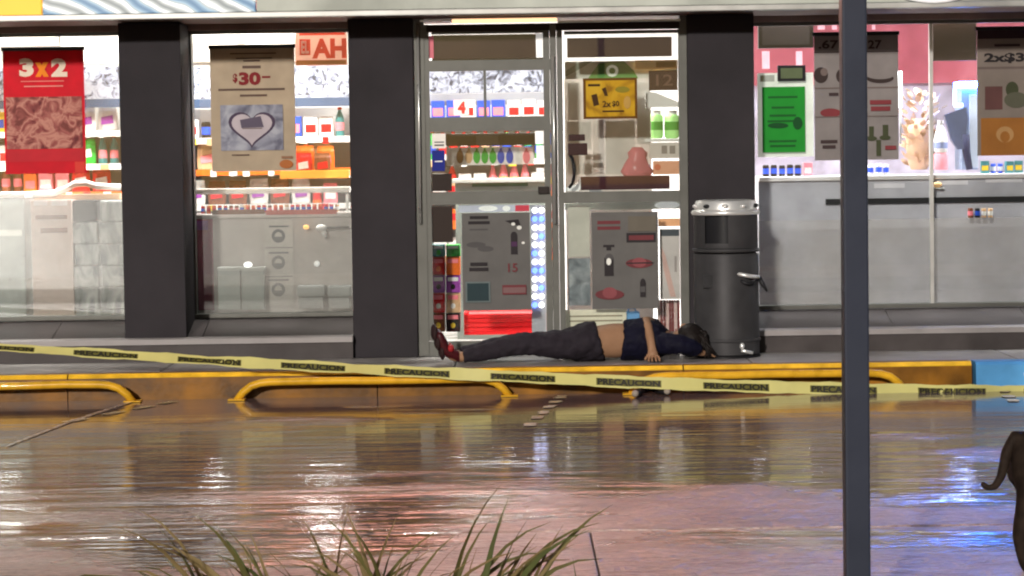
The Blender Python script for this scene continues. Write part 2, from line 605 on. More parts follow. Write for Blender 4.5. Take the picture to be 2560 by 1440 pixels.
# ledges, sloped aprons under the windows
def apron(x0, x1, right_end=False):
    MB().prism([(-0.05, SZ), (-0.05, 0.255), (0.5, 0.255), (0.5, SZ)], 'x', x0, x1).build('ledge', M_plinth, shop)
    MB().prism([(-0.072, 0.256), (-0.068, 0.288), (-0.05, 0.296), (0.02, 0.297), (0.02, 0.256)], 'x', x0, x1).build('lit_ledge_lip', M_lip, shop)
    n = max(1, round((x1 - x0) / 0.95))
    for i in range(n):                       # big tiles on the sloped apron, open joints between
        a, c = x0 + (x1 - x0) * i / n, x0 + (x1 - x0) * (i + 1) / n
        MB().prism([(0.021, 0.255), (0.021, 0.292), (GY - 0.03, zs - 0.03), (GY - 0.03, 0.255)], 'x', a + 0.002, c - 0.002).build('apron_tile', M_plinth, shop)
    MB().box(x0, GY - 0.05, zs - 0.028, x1, GY + 0.06, zs, bev=0.005).build('sill', M_alu, shop)
apron(XL + 0.41, pB0)
apron(pC1, XR - 0.41)

def film_mat():  # thin pale sheet added to imitate haze on the lower glass
    m = bpy.data.materials.new('haze_film')
    m.use_nodes = True
    n, l = m.node_tree.nodes, m.node_tree.links
    p = n['Principled BSDF']
    p.inputs['Base Color'].default_value = (.62, .57, .55, 1)
    p.inputs['Roughness'].default_value = .6
    p.inputs['Specular IOR Level'].default_value = .1
    tc = n.new('ShaderNodeTexCoord')
    ns = n.new('ShaderNodeTexNoise')
    ns.inputs['Scale'].default_value = 1.6
    ns.inputs['Detail'].default_value = 6
    l.new(tc.outputs['Object'], ns.inputs['Vector'])
    mr = n.new('ShaderNodeMapRange')
    mr.inputs['From Min'].default_value, mr.inputs['From Max'].default_value = .3, .7
    mr.inputs['To Min'].default_value, mr.inputs['To Max'].default_value = .06, .32
    l.new(ns.outputs[0], mr.inputs[0])
    l.new(mr.outputs[0], p.inputs['Alpha'])
    return m
M_film = film_mat()
def window(x0, x1, mull=(), film=None):
    wdw = bpy.data.objects.new('window', None)
    COL.objects.link(wdw)
    wdw.parent = shop
    wdw.matrix_parent_inverse = Matrix.Identity(4)
    ORG[wdw.name] = org(shop)
    b = MB()
    f = 0.022
    b.box(x0, GY - 0.03, zs, x0 + f, GY + 0.03, zt)
    b.box(x1 - f, GY - 0.03, zs, x1, GY + 0.03, zt)
    b.box(x0 + f, GY - 0.028, zt - f, x1 - f, GY + 0.028, zt)
    b.build('window_frame', M_alu, wdw)
    e = [x0 + f] + list(mull) + [x1 - f]
    for a, c in zip(e, e[1:]):
        MB().box(a, GY - 0.003, zs, c, GY - 0.001, zt - f).build('pane', M_glass, wdw)
    if film:
        MB().box(x0 + f + .002, GY + .021, zs + .002, x1 - f - .002, GY + .023, film).build('film', M_film, wdw)
    for q in mull:
        MB().box(q - 0.011, GY - 0.02, zs, q + 0.011, GY + 0.02, zt - f).build('mullion', M_alu_light, wdw)
    return wdw
window(XL + 0.41, pA0 + 0.01, (), at(150, 486, GY).z)
window(pA1 - 0.01, pB0 + 0.01, (), at(670, 476, GY).z)
window(pC1 - 0.01, XR - 0.41, (px_x(2328, 400, GY), px_x(2328, 400, GY) + 1.2), at(2200, 548, GY).z)

# head wall, side and back walls, roof, ceiling, floor
BY = 5.2
MB().box(XL, GY - 0.06, zt, pB0, GY + 0.1, 3.55).build('head_wall', M_soffit, shop)
MB().box(pC1, GY - 0.06, zt, XR, GY + 0.1, 3.55).build('head_wall', M_soffit, shop)
MB().box(pB0, DY - 0.04, zt + 0.03, pC1, GY + 0.1, 3.55).build('head_wall', M_soffit, shop)
MB().box(XL, 0.62, 0, XL + 0.2, BY, 3.55).build('side_wall', M_wall_in, shop)
MB().box(XR - 0.2, 0.62, 0, XR, BY, 3.55).build('side_wall', M_wall_in, shop)
MB().box(XL, BY, 0, XR, BY + 0.2, 3.55).build('back_wall', M_wall_in, shop)
MB().box(XL, -0.1, 3.55, XR, BY + 0.2, 3.75).build('roof', M_pillar, shop)
MB().box(XL + 0.2, GY + 0.1, 2.75, XR - 0.2, BY, 2.8).build('ceiling', M_ceil, shop)
MB().box(XL + 0.2, 0.1, 0.02, XR - 0.2, BY, SZ + 0.004).build('floor', M_floor_in, shop)

# canopy fascia: backlit panels, soffit below; unseen upper panels added for ground glow
FY = -0.42
fz = 2.262
MB().box(XL - 0.2, FY + 0.05, fz + 0.008, XR + 0.2, GY - 0.062, fz + 0.05).build('soffit', M_soffit, shop)
MB().box(XL - 0.2, FY - 0.012, fz - 0.006, XR + 0.2, FY + 0.048, fz + 0.03, bev=0.006).build('fascia_trim', mat('fascia_trim_metal', (0.42, 0.42, 0.40), rough=0.35, metal=0.4), shop)
M_fy = mat('yellow_backlit', lin(240, 172, 60), emit=0.85, rough=0.3, vary=0.05, scale=2)
M_fred = mat('red_ground_glow', (0.85, 0.33, 0.24), emit=13, rough=0.3, vary=0.08, scale=2)  # unseen red panel, its strong glow added to tint the ground pink
M_fgrey = mat('pale_fascia_panel', lin(178, 182, 172), emit=0.10, rough=0.28, vary=0.25, scale=2.2)
def banner_mat():
    m = bpy.data.materials.new('striped_banner')
    m.use_nodes = True
    n, l = m.node_tree.nodes, m.node_tree.links
    p = n['Principled BSDF']
    tc = n.new('ShaderNodeTexCoord')
    mp = n.new('ShaderNodeMapping')
    mp.inputs['Rotation'].default_value = (0, math.radians(62), 0)
    l.new(tc.outputs['Object'], mp.inputs[0])
    wv = n.new('ShaderNodeTexWave')
    wv.inputs['Scale'].default_value = 2.1
    wv.inputs['Distortion'].default_value = 2.4
    wv.inputs['Detail'].default_value = 2
    wv.inputs['Detail Scale'].default_value = 1.4
    l.new(mp.outputs[0], wv.inputs[0])
    rp = n.new('ShaderNodeValToRGB')
    e = rp.color_ramp.elements
    for i, (pos, c) in enumerate(((0.0, (52, 96, 130)), (0.18, (120, 150, 170)), (0.36, (150, 158, 160)), (0.55, (228, 234, 234)), (0.78, (186, 192, 192)), (1.0, (104, 112, 114)))):
        if i >= len(e):
            e.new(pos)
        e[i].position = pos
        e[i].color = lin(*c)
    l.new(wv.outputs['Fac'], rp.inputs[0])
    l.new(rp.outputs[0], p.inputs['Base Color'])
    l.new(rp.outputs[0], p.inputs['Emission Color'])
    p.inputs['Emission Strength'].default_value = 0.75
    p.inputs['Roughness'].default_value = 0.35
    return m
xf0 = at(105, 25, FY).x
xf1 = at(640, 25, FY).x
def fpanel(x0, x1, z0, z1, m, name='fascia_panel', dy=0.0):
    return MB().box(x0 + 0.004, FY + dy, z0, x1 - 0.004, FY + 0.06, z1, bev=0.004).build(name, m, shop)
fpanel(XL - 0.2, xf0, fz + 0.032, 2.95, M_fy)
fpanel(xf0, xf1, fz + 0.032, 2.60, banner_mat(), 'banner_panel')
fpanel(xf1, XR + 0.2, fz + 0.032, 2.60, M_fgrey)
M_fwhite = mat('white_ground_glow', (0.75, 0.72, 0.68), emit=5, rough=0.3)  # unseen panels, strong white glow added to brighten the wet ground
M_fblue = mat('blue_ground_glow', (0.03, 0.16, 0.9), emit=60, rough=0.3)  # unseen blue panel added for the blue streak on the ground
fpanel(xf0, -1.75, 2.604, 3.5, M_fwhite)
fpanel(-1.75, 1.35, 2.604, 3.5, M_fred)
fpanel(1.35, 2.72, 2.604, 3.5, M_fwhite)
fpanel(2.72, 3.18, 2.604, 3.5, M_fblue)
fpanel(3.18, XR + 0.2, 2.604, 3.5, M_fgrey)
fpanel(XL - 0.2, xf0, 2.954, 3.5, M_fy)
# curved bright strip of the fascia at the right
b = MB()
pts = []
for i in range(9):
    t = i / 8
    pts.append((at(2262, 4, FY - 0.02).x + t * 0.36, FY - 0.022, fz + 0.03 + 0.03 * (1 - math.sin(math.pi * t))))
b.tube(pts, 0.012, 8).build('fascia_moulding', mat('white_gloss_plastic', (0.8, 0.8, 0.79), rough=0.2, emit=0.25), shop)

# ------------------------------------------------------------------ the double door
dz0, dz1 = SZ + 0.004, zt + 0.03
def drect(r):
    return rect(r, DY)
def dbox(name, r, m, parent, y0=-0.02, y1=0.03, bev=0.003):
    X0, Z0, X1, Z1 = drect(r)
    return MB().box(X0, DY + y0, Z0, X1, DY + y1, Z1, bev=bev).build(name, m, parent)
# outer frame
XD0, XD1 = pB1 + 0.003, pC0 - 0.003
MB().box(XD0, DY - 0.03, dz0, at(1066, 450, DY).x, DY + 0.05, dz1).build('door_jamb', M_alu, shop)
MB().box(at(1702, 450, DY).x, DY - 0.03, dz0, XD1, DY + 0.05, dz1).build('door_jamb', M_alu, shop)
dbox('door_head', (1066, 58, 1702, 76), M_dark, shop, -0.028, 0.045)
X0, Z0, X1, Z1 = drect((1130, 47, 1392, 57))
MB().box(X0, DY - 0.034, Z0, X1, DY - 0.0, Z1, bev=0.004).build('light_strip', mat('warm_tube', (1.0, 0.62, 0.34), emit=1.6, vary=0.02), shop)
for a, c in ((1050, 1128), (1394, 1700)):
    X0, Z0, X1, Z1 = drect((a, 50, c, 55))
    MB().box(X0, DY - 0.032, Z0, X1, DY, Z1).build('head_trim', M_alu_light, shop)

def make_door(name, label_, rects, x0, x1):
    d = bpy.data.objects.new('door', None)
    COL.objects.link(d)
    d.parent = shop
    ORG[d.name] = org(shop)
    d['label'] = label_
    return d
dl = make_door('door', 'left glazed door leaf with a wide upper rail', 0, 0, 0)
dr = make_door('door', 'right glazed door leaf with black pull handle', 0, 0, 0)
b = MB()
def addr(b, r, y0=-0.02, y1=0.03):
    X0, Z0, X1, Z1 = drect(r)
    b.box(X0, DY + y0, Z0, X1, DY + y1, Z1)
for r in ((1050, 150, 1376, 177), (1050, 292, 1376, 328), (1060, 478, 1376, 510), (1060, 852, 1376, 888)):
    addr(b, r)
for r in ((1066, 62, 1078, 852), (1362, 62, 1378, 852)):
    addr(b, r, -0.022, 0.032)
addr(b, (1209, 177, 1216, 292), -0.015, 0.025)
addr(b, (1078, 76, 1362, 84), -0.016, 0.02)
b.build('leaf_frame', M_alu, dl)
for r in ((1078, 84, 1362, 150), (1078, 177, 1209, 292), (1216, 177, 1362, 292), (1078, 328, 1362, 478), (1078, 510, 1362, 852)):
    X0, Z0, X1, Z1 = drect(r)
    MB().box(X0, DY + 0.004, Z0, X1, DY + 0.006, Z1).build('pane', M_glass, dl)
b = MB()
for r in ((1396, 62, 1410, 852), (1699, 62, 1712, 852)):
    addr(b, r, -0.022, 0.032)
for r in ((1410, 76, 1699, 84), (1410, 478, 1699, 506), (1410, 832, 1699, 888)):
    addr(b, r)
b.build('leaf_frame', M_alu, dr)
for r in ((1410, 84, 1699, 478), (1410, 506, 1699, 832)):
    X0, Z0, X1, Z1 = drect(r)
    MB().box(X0, DY + 0.004, Z0, X1, DY + 0.006, Z1).build('pane', M_glass, dr)
# meeting stile with bright edge, weather strips, threshold
dbox('meeting_stile', (1379, 62, 1395, 886), M_alu, shop, -0.03, 0.03)
p0, p1 = at(1383, 140, DY - 0.05), at(1388, 560, DY - 0.05)
MB().tube([p0, p1], 0.010, 10).build('edge_rod', M_alu_light, shop, True)
p0, p1 = at(1044, 60, DY - 0.06), at(1051, 560, DY - 0.06)
MB().tube([(p0.x, DY - 0.05, p0.z), (p1.x, DY - 0.05, p1.z)], 0.009, 10).build('edge_rod', M_alu_light, shop, True)
dbox('threshold', (1050, 887, 1706, 893), M_alu_light, shop, -0.06, 0.03)
# pull handle and lock on the right leaf, lock body on the left
pts = []
hx = at(1428, 430, DY).x
z1_, z0_ = at(1428, 385, DY).z, at(1428, 468, DY).z
for i in range(9):
    t = i / 8
    pts.append((hx + 0.018 * math.sin(math.pi * t) - 0.012 * (1 if i in (0, 8) else 0), DY - 0.02 - 0.055 * math.sin(math.pi * t) ** 0.5, z1_ + (z0_ - z1_) * t))
MB().tube(pts, 0.010, 10).build('handle', M_black, dr, True)
dbox('lock', (1422, 336, 1462, 352), mat('dark_brown_metal', (0.035, 0.014, 0.012), rough=0.4), dr, -0.045, -0.021)
dbox('lock', (1420, 358, 1468, 388), MATS['dark_brown_metal'], dr, -0.05, -0.021)
dbox('lock', (1345, 466, 1372, 484), M_dark, dl, -0.045, -0.021)
dbox('transom_panel', (1079, 85, 1361, 149), M_dark, dl, 0.055, 0.075)
dbox('closer', (1085, 96, 1340, 146), mat('maroon_panel', (0.045, 0.018, 0.022), rough=0.4), dl, 0.012, 0.05)
dbox('closer', (1418, 93, 1680, 142), MATS['maroon_panel'], dr, 0.012, 0.05)
dbox('push_bar', (1452, 440, 1675, 474), mat('maroon_bar', (0.06, 0.014, 0.02), rough=0.35), dr, 0.012, 0.06)

# ------------------------------------------------------------------ shop lights
M_tube = mat('light_diffuser', (1, 0.98, 0.95), emit=9.0, vary=0.0)
for i, x in enumerate((-3.9, -1.9, 0.1, 2.1, 4.0)):
    for j, y in enumerate((0.80, 3.2)):
        col = ('far left', 'left', 'middle', 'right', 'far right')[i]
        t = thing('ceiling_light', f'{col} bright tube light on the shop ceiling in the {"front" if j == 0 else "rear"} row', 'light', (x, y, 2.75), 'tube lights on the shop ceiling')
        MB().box(x - 0.62, y - 0.16, 2.70, x + 0.62, y + 0.16, 2.748, bev=0.01).build('housing', M_white, t)
        MB().box(x - 0.58, y - 0.12, 2.685, x + 0.58, y + 0.12, 2.699).build('diffuser', M_tube, t)
        ld = bpy.data.lights.new('tube_glow', 'AREA')
        ld.shape = 'RECTANGLE'
        ld.size, ld.size_y = 1.1, 0.22
        ld.energy = 112
        ld.color = (1.0, 0.96, 0.92) if x < 1.5 else (0.95, 0.96, 1.0)
        lo = bpy.data.objects.new('tube_glow', ld)
        COL.objects.link(lo)
        lo.parent = t
        lo.location = (0, 0, -0.075)

# ------------------------------------------------------------------ goods
GC = dict(red=(205, 30, 35), orange=(235, 110, 40), yellow=(240, 200, 60), white=(235, 232, 228), green=(40, 165, 60), blue=(40, 80, 190),
          brown=(120, 70, 45), purple=(150, 70, 160), pink=(240, 130, 140), tan=(205, 165, 125), black=(30, 28, 30), teal=(60, 120, 120))
def gm(c):
    return rgb('goods_' + c, *GC[c], rough=0.35, vary=0.1, scale=30)
PROTO = {}
def proto(kind, c):
    key = (kind, c)
    if key in PROTO:
        return PROTO[key]
    lab = random.choice(['white', 'yellow', 'tan', 'red', 'blue', 'pink']) if c != 'white' else random.choice(['red', 'blue', 'green', 'orange', 'tan', 'purple'])
    lab = 'white' if lab == c else lab
    root = bpy.data.objects.new('goods_' + kind, None)
    parts = []
    if kind == 'packet':
        b = MB()
        rows = []
        for z, wx, wy in ((0, .062, .012), (.012, .066, .028), (.08, .07, .036), (.15, .067, .03), (.172, .063, .010), (.19, .064, .003)):
            rows.append([b.bm.verts.new((wx * a, wy * c_, z)) for a, c_ in ((-1, -.5), (-.5, -1), (.5, -1), (1, -.5), (1, .5), (.5, 1), (-.5, 1), (-1, .5))])
        for A, B in zip(rows, rows[1:]):
            for k in range(8):
                b.bm.faces.new((A[k], A[(k + 1) % 8], B[(k + 1) % 8], B[k]))
        b.bm.faces.new(rows[0][::-1])
        b.bm.faces.new(rows[-1])
        parts = [('bag', b, gm(c)), ('front_label', MB().face([(-.045, -.0375, .05), (.045, -.0375, .06), (.04, -.0365, .12), (-.045, -.0365, .105)]), gm(lab))]
    elif kind == 'bottle':
        parts = [('bottle_body', MB().lathe([(.03, 0), (.033, .008), (.033, .13), (.026, .16), (.013, .195), (.013, .205)], seg=10), gm(c)),
                 ('bottle_label', MB().lathe([(.0337, .05), (.0337, .11)], seg=10), gm(lab)),
                 ('cap', MB().lathe([(.016, .205), (.016, .225)], seg=8), gm('red' if c != 'red' else 'white'))]
    elif kind == 'carton':
        parts = [('carton_body', MB().box(-.05, -.035, 0, .05, .035, .15, bev=.003), gm(c)),
                 ('front_label', MB().box(-.038, -.0358, .035, .038, -.0351, .095), gm(lab))]
    else:
        parts = [('can_body', MB().lathe([(.028, 0), (.033, .006), (.033, .112), (.027, .122)], seg=10), gm(c)),
                 ('front_label', MB().lathe([(.0335, .03), (.0335, .085)], seg=10), gm(lab))]
    made = []
    for nm, b, m in parts:
        me = bpy.data.meshes.new(nm)
        bmesh.ops.recalc_face_normals(b.bm, faces=b.bm.faces)
        b.bm.to_mesh(me)
        b.bm.free()
        me.materials.append(m)
        made.append((nm, me))
    PROTO[key] = made
    return made
KW = dict(packet=.15, bottle=.078, carton=.112, can=.078)
KN = dict(packet='crisp_packet', bottle='drink_bottle', carton='carton', can='food_can')
KD = dict(packet='snack packet', bottle='drink bottle', carton='carton', can='can')
def put(kind, c, x, y, z, label, group, s=1.0, rz=0.0):
    r = bpy.data.objects.new(KN[kind], None)
    COL.objects.link(r)
    r.location = (x, y, z)
    r.rotation_euler = (0, 0, rz)
    r.scale = (s, s, s)
    tag(r, label, KD[kind].split()[-1], group)
    for nm, me in proto(kind, c):
        o = bpy.data.objects.new(nm, me)
        COL.objects.link(o)
        o.parent = r
ORD = 'first second third fourth fifth sixth seventh eighth ninth tenth eleventh twelfth thirteenth fourteenth fifteenth sixteenth seventeenth eighteenth nineteenth twentieth'.split()
ORD += ['twenty-' + o for o in ORD[:9]] + ['thirtieth'] + ['thirty-' + o for o in ORD[:9]]
def fill(xa, xb, y, z, pal, where, group, s=1.0):
    """a row of goods; pal is a list of (kind, colour) taken in short runs"""
    row = []
    x = xa
    while x < xb - 0.05:
        kind, c = random.choice(pal)
        for _ in range(random.randint(1, 2)):
            wd = KW[kind] * s
            if x + wd > xb:
                break
            row.append((kind, c, x + wd / 2))
            x += wd + 0.004
        else:
            continue
        break
    tot = {}
    for kind, c, x in row:
        tot[kind, c] = tot.get((kind, c), 0) + 1
    seen = {}
    for kind, c, x in row:
        k = seen[kind, c] = seen.get((kind, c), 0) + 1
        n = tot[kind, c]
        lab = f'{c} {KD[kind]} {where}' if n == 1 else f'{ORD[k - 1]} {c} {KD[kind]} from the left {where}'
        put(kind, c, x, y + random.uniform(-.012, .012), z, lab, group, s * random.uniform(.94, 1.04), random.uniform(-.12, .12))

def shelf_unit(label, X0, X1, Y, zb, zt_, levels, m, group=None, depth=0.36, name='shelf_unit'):
    t = thing(name, label, 'shelf', ((X0 + X1) / 2, Y + depth, zb), group)
    MB().box(X0, Y + depth - 0.02, zb, X1, Y + depth, zt_).build('back_panel', m, t)
    for x in (X0, X1 - 0.02):
        MB().box(x, Y, zb, x + 0.02, Y + depth - 0.021, zt_).build('side_panel', m, t)
    MB().box(X0 + 0.021, Y + 0.02, zb, X1 - 0.021, Y + depth - 0.021, zb + 0.09).build('kick_board', m, t)
    for z in levels:
        s_ = MB().box(X0 + 0.021, Y, z - 0.022, X1 - 0.021, Y + depth - 0.021, z).build('shelf', m, t)
        tw_ = X1 - X0 - .1
        for q in range(int(tw_ / .13)):
            xq = X0 + .05 + .13 * q + random.uniform(0, .05)
            MB().box(xq, Y - .0085, z - .04 + random.uniform(-.008, .004), xq + random.uniform(.035, .06), Y - .0065, z + .002).build('price_tag', gm(random.choice(['white', 'yellow', 'red', 'white', 'tan', 'black'])), s_)
        MB().box(X0 + 0.021, Y - 0.006, z - 0.036, X1 - 0.021, Y - 0.001, z + 0.006).build('price_rail', gm('white') if random.random() < .6 else gm('orange'), s_)
    return t

FZ = SZ + 0.004
M_shelf = mat('shelf_metal', (0.62, 0.60, 0.58), rough=0.45, vary=0.05)
M_menu = printed('grey_pattern_board', [(52, 58, 74), (128, 134, 152), (176, 181, 196), (186, 190, 202)], scale=17, detail=2, stretch=(1, 1, 1), trans=0, distortion=1.5)
M_lightbox = mat('white_lightbox', lin(236, 230, 218), emit=.7, vary=0.02)

def interior_left():
    Y = 1.7
    # ---- behind the left window
    X0, X1 = -4.6, at(312, 400, Y).x
    lv = [at(150, y, Y).z for y in (700, 590, 482, 413, 330)]
    shelf_unit('white shelf unit of snacks behind the leftmost window', X0, X1, Y, FZ, at(150, 268, Y).z, lv, M_shelf)
    pals = [[('carton', 'white'), ('packet', 'tan')], [('carton', 'white'), ('packet', 'orange')], [('packet', 'orange'), ('packet', 'red'), ('carton', 'orange'), ('packet', 'tan'), ('can', 'white'), ('bottle', 'brown'), ('carton', 'pink')],
            [('packet', 'green'), ('bottle', 'green'), ('packet', 'green'), ('carton', 'white'), ('can', 'yellow'), ('packet', 'white'), ('bottle', 'teal')], [('carton', 'blue'), ('packet', 'white'), ('can', 'red'), ('carton', 'yellow'), ('bottle', 'blue'), ('can', 'white'), ('packet', 'teal')]]
    nm = ['bottom', 'second lowest', 'middle', 'second highest', 'top']
    for z, p, k in zip(lv, pals, nm):
        if k in ('bottom', 'second lowest'):
            continue
        fill(X0 + .03, X1 - .03, Y + 0.1, z, p, f'on the {k} shelf behind the leftmost window', 'goods behind the leftmost window', 0.95)
    t = thing('menu_board', 'white board with a grey pattern above the shelves behind the leftmost window', 'sign', ((X0 + X1) / 2, Y, 1.9))
    MB().box(X0, Y, at(150, 248, Y).z, X1, Y + 0.05, at(150, 168, Y).z).build('board', M_menu, t)
    MB().box(X0, Y - 0.01, at(150, 270, Y).z, X1, Y + 0.06, at(150, 249, Y).z).build('lower_rail', mat('slate_blue', lin(70, 86, 112), rough=0.5), t)
    for a, c, top, bot, lb in ((-260, 146, 86, 116, 'long shallow white light box at the top of the leftmost window'), (151, 294, 86, 160, 'deeper white light box at the top of the leftmost window beside the pillar')):
        t = thing('light_box', lb, 'light box', (at((a + c) / 2, 100, 1.2).x, 1.2, 2.1))
        pbox('diffuser', (a + 6, top + 6, c - 6, bot - 6), 1.195, 0.004, M_lightbox, t)
        pbox('case', (a, top, c, bot), 1.2, 0.16, M_white, t)
    # low things right behind the glass
    Y = 0.75
    t = thing('chest_freezer', 'pale grey green steel freezer standing at the left edge behind the window', 'freezer', (at(0, 700, Y).x, Y + .3, FZ))
    m = mat('freezer_steel', (0.30, 0.34, 0.33), rough=0.3, metal=0.3)
    X0, Z0, X1, Z1 = rect((-330, 484, 64, 786), Y)
    MB().box(X0, Y, FZ, X1, Y + .6, Z1 - 0.04, bev=.01).build('cabinet', m, t)
    MB().box(X0 - .01, Y - .012, Z1 - 0.038, X1 + .01, Y + .612, Z1, bev=.008).build('lid', M_white, t)
    MB().box(X0 + .05, Y - .008, at(0, 590, Y).z, X1 - .02, Y - .001, at(0, 575, Y).z).build('trim_strip', M_alu_light, t)
    t = thing('display_stand', 'beige cardboard display stand beside the freezer behind the leftmost window', 'display', (at(130, 700, .7).x, .8, FZ))
    m = mat('beige_card', (0.62, 0.49, 0.43), rough=0.6, vary=0.06)
    X0, Z0, X1, Z1 = rect((80, 500, 182, 786), .66)
    MB().box(X0, .66, FZ, X1, .92, Z1, bev=.004).build('stand_body', m, t)
    MB().box(X0 + .03, .655, at(130, 548, .66).z, X1 - .03, .659, at(130, 538, .66).z).build('slot', gm('brown'), t)
    MB().box(X0 + .06, .655, at(130, 582, .66).z, X1 - .03, .659, at(130, 570, .66).z).build('slot', gm('brown'), t)
    for k, (a, c) in enumerate(((84, 118), (128, 168))):
        pbox('price_card', (a, 500, c, 514), .652, .003, M_white, t, 0)
    # plastic wrapped bundles
    M_wrap = printed('wrapped_paper', [(88, 96, 98), (150, 156, 156), (196, 198, 196), (120, 126, 130)], scale=9, detail=5, stretch=(1, 1, .35), trans=0, rough=0.25)
    for k, (a, c, lb) in enumerate(((184, 246, 'grey wrapped bundle of newspapers with a black top beside the beige stand'), (250, 312, 'grey wrapped bundle of newspapers half hidden by the first pillar'))):
        X0, Z0, X1, Z1 = rect((a, 500, c, 786), .68)
        t = thing('newspaper_bundle', lb, 'bundle', ((X0 + X1) / 2, .8, FZ), 'newspaper bundles behind the leftmost window')
        n = 7
        for i in range(n):
            z0 = FZ + (Z1 - FZ) * i / n
            j = random.uniform(-.008, .008)
            MB().box(X0 + j, .68 + abs(j), z0 + .002, X1 + j, .9, z0 + (Z1 - FZ) / n - .002, bev=.012).build('bundle_layer', M_wrap if i < n - 1 else (M_black if k == 0 else M_wrap), t)
    t = thing('goods_tray', 'curved pale plastic tray on top of the stands behind the leftmost window', 'tray', (at(210, 470, .8).x, .85, 1.2))
    b = MB()
    pts = [(at(x, y, .8).x, .82, at(x, y, .8).z) for x, y in ((80, 486), (130, 484), (165, 472), (185, 460), (215, 458), (240, 466), (300, 468))]
    b.tube(pts, .022, 8).build('tray_rim', M_white, t, True)
    pbox('tray_panel', (84, 486, 300, 500), .83, .2, gm('tan'), t)
interior_left()

def interior_second():
    Y = 1.7
    X0, X1 = at(448, 400, Y).x, at(890, 400, Y).x
    lv = [at(660, y, Y).z for y in (700, 600, 512, 424, 345)]
    shelf_unit('white shelf unit of snacks behind the second window', X0, X1, Y, FZ, at(660, 268, Y).z, lv, M_shelf)
    pals = [0, [('carton', 'white'), ('packet', 'red')], [('packet', 'brown'), ('packet', 'red'), ('packet', 'white'), ('carton', 'tan'), ('can', 'orange'), ('bottle', 'white'), ('carton', 'pink')],
            [('packet', 'orange'), ('packet', 'red'), ('packet', 'brown'), ('packet', 'tan'), ('carton', 'white'), ('can', 'white'), ('bottle', 'orange')], [('carton', 'white'), ('carton', 'blue'), ('carton', 'yellow'), ('packet', 'white'), ('bottle', 'teal'), ('can', 'black'), ('packet', 'tan')]]
    nm = ['bottom', 'second lowest', 'middle', 'second highest', 'top']
    for z, p, k in zip(lv, pals, nm):
        if p:
            fill(X0 + .03, X1 - .03, Y + .1, z, p, f'on the {k} shelf behind the second window', 'goods behind the second window', 0.95)
    t = thing('menu_board', 'white board with a grey pattern above the shelves behind the second window', 'sign', ((X0 + X1) / 2, Y, 1.9))
    MB().box(X0, Y, at(660, 245, Y).z, X1, Y + .05, at(660, 166, Y).z).build('board', M_menu, t)
    MB().box(X0, Y - .01, at(660, 268, Y).z, X1, Y + .06, at(660, 246, Y).z).build('lower_rail', MATS['slate_blue'], t)
    t = thing('light_box', 'white light box across the top of the second window', 'light box', (at(600, 120, .9).x, .9, 2.1))
    pbox('diffuser', (470, 92, 734, 154), .895, .004, M_lightbox, t)
    pbox('case', (464, 86, 740, 160), .9, .16, M_white, t)
    pbox('small_tag', (588, 84, 614, 104), .885, .006, M_white, t)
    # red and white sign with big letters
    P = Poster('sale_sign', 'white sign with big red letters AH at the top of the second window', (738, 78, 868, 164), .60, rgb('sale_sign_white', 240, 205, 190, emit=.35, trans=.4), cat='sign')  # faint glow put into the sheet for the shop light behind it
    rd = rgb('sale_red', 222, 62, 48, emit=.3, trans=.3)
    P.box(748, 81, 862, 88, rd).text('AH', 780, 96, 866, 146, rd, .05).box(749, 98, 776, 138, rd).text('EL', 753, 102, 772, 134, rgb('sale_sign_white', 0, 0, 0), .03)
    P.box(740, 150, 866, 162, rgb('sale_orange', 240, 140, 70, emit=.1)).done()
    # basket of orange packets nearer the glass
    t = thing('snack_basket', 'orange edged basket of packets behind the second window beside the pillar', 'basket', (at(800, 420, 1.0).x, 1.0, 1.1))
    pbox('basket_front', (700, 426, 872, 446), 1.0, .02, rgb('basket_orange', 240, 150, 60, rough=.4), t)
    pbox('basket_floor', (700, 440, 872, 446), 1.021, .25, M_shelf, t)
    for x in (700, 866):
        X0_, Z0_, X1_, Z1_ = rect((x, 426, x + 6, 446), 1.0)
        MB().box(X0_, 1.021, Z0_ + .02, X1_, 1.27, Z1_).build('basket_side', MATS['basket_orange'], t)
    zb = at(800, 438, 1.0).z
    fill(at(738, 430, 1.1).x, at(872, 430, 1.1).x, 1.1, zb, [('packet', 'brown'), ('packet', 'red'), ('packet', 'tan')], 'in the orange edged basket behind the second window', 'packets in the orange edged basket', .8)
    fill(at(738, 430, 1.2).x, at(872, 430, 1.2).x, 1.2, zb + .03, [('packet', 'orange'), ('packet', 'red')], 'at the back of the orange edged basket', 'packets in the orange edged basket', .9)
    # low counter behind the glass: pale panel, top with trays, papers, magenta panel
    Y = .62
    t = thing('service_counter', 'low pale counter standing close behind the second window', 'counter', (at(670, 700, Y).x, Y + .3, FZ))
    X0, Z0, X1, Z1 = rect((462, 545, 880, 786), Y)
    M_frost = mat('pale_counter', (0.50, 0.455, 0.43), rough=.3, vary=.12, scale=2.5)
    MB().box(X0, Y, FZ, X1, Y + .5, Z1, bev=.005).build('counter_body', M_frost, t)
    MB().box(X0 - .01, Y - .02, Z1 + .001, X1 + .01, Y + .52, Z1 + .03, bev=.006).build('counter_top', mat('counter_top', (.6, .55, .52), rough=.25), t)
    pbox('shelf_rail', (470, 470, 874, 484), Y + .1, .3, mat('clear_shelf', (.7, .66, .62), rough=.15), t)
    for x in (474, 868):
        pbox('post', (x - 4, 484, x + 4, 540), Y + .12, .02, M_alu_light, t)
    pbox('slot', (530, 524, 662, 536), Y - .026, .004, gm('brown'), t, 0)
    pbox('slot', (665, 524, 842, 536), Y - .026, .004, rgb('dull_red', 190, 90, 80), t, 0)
    zc = Z1 + .031
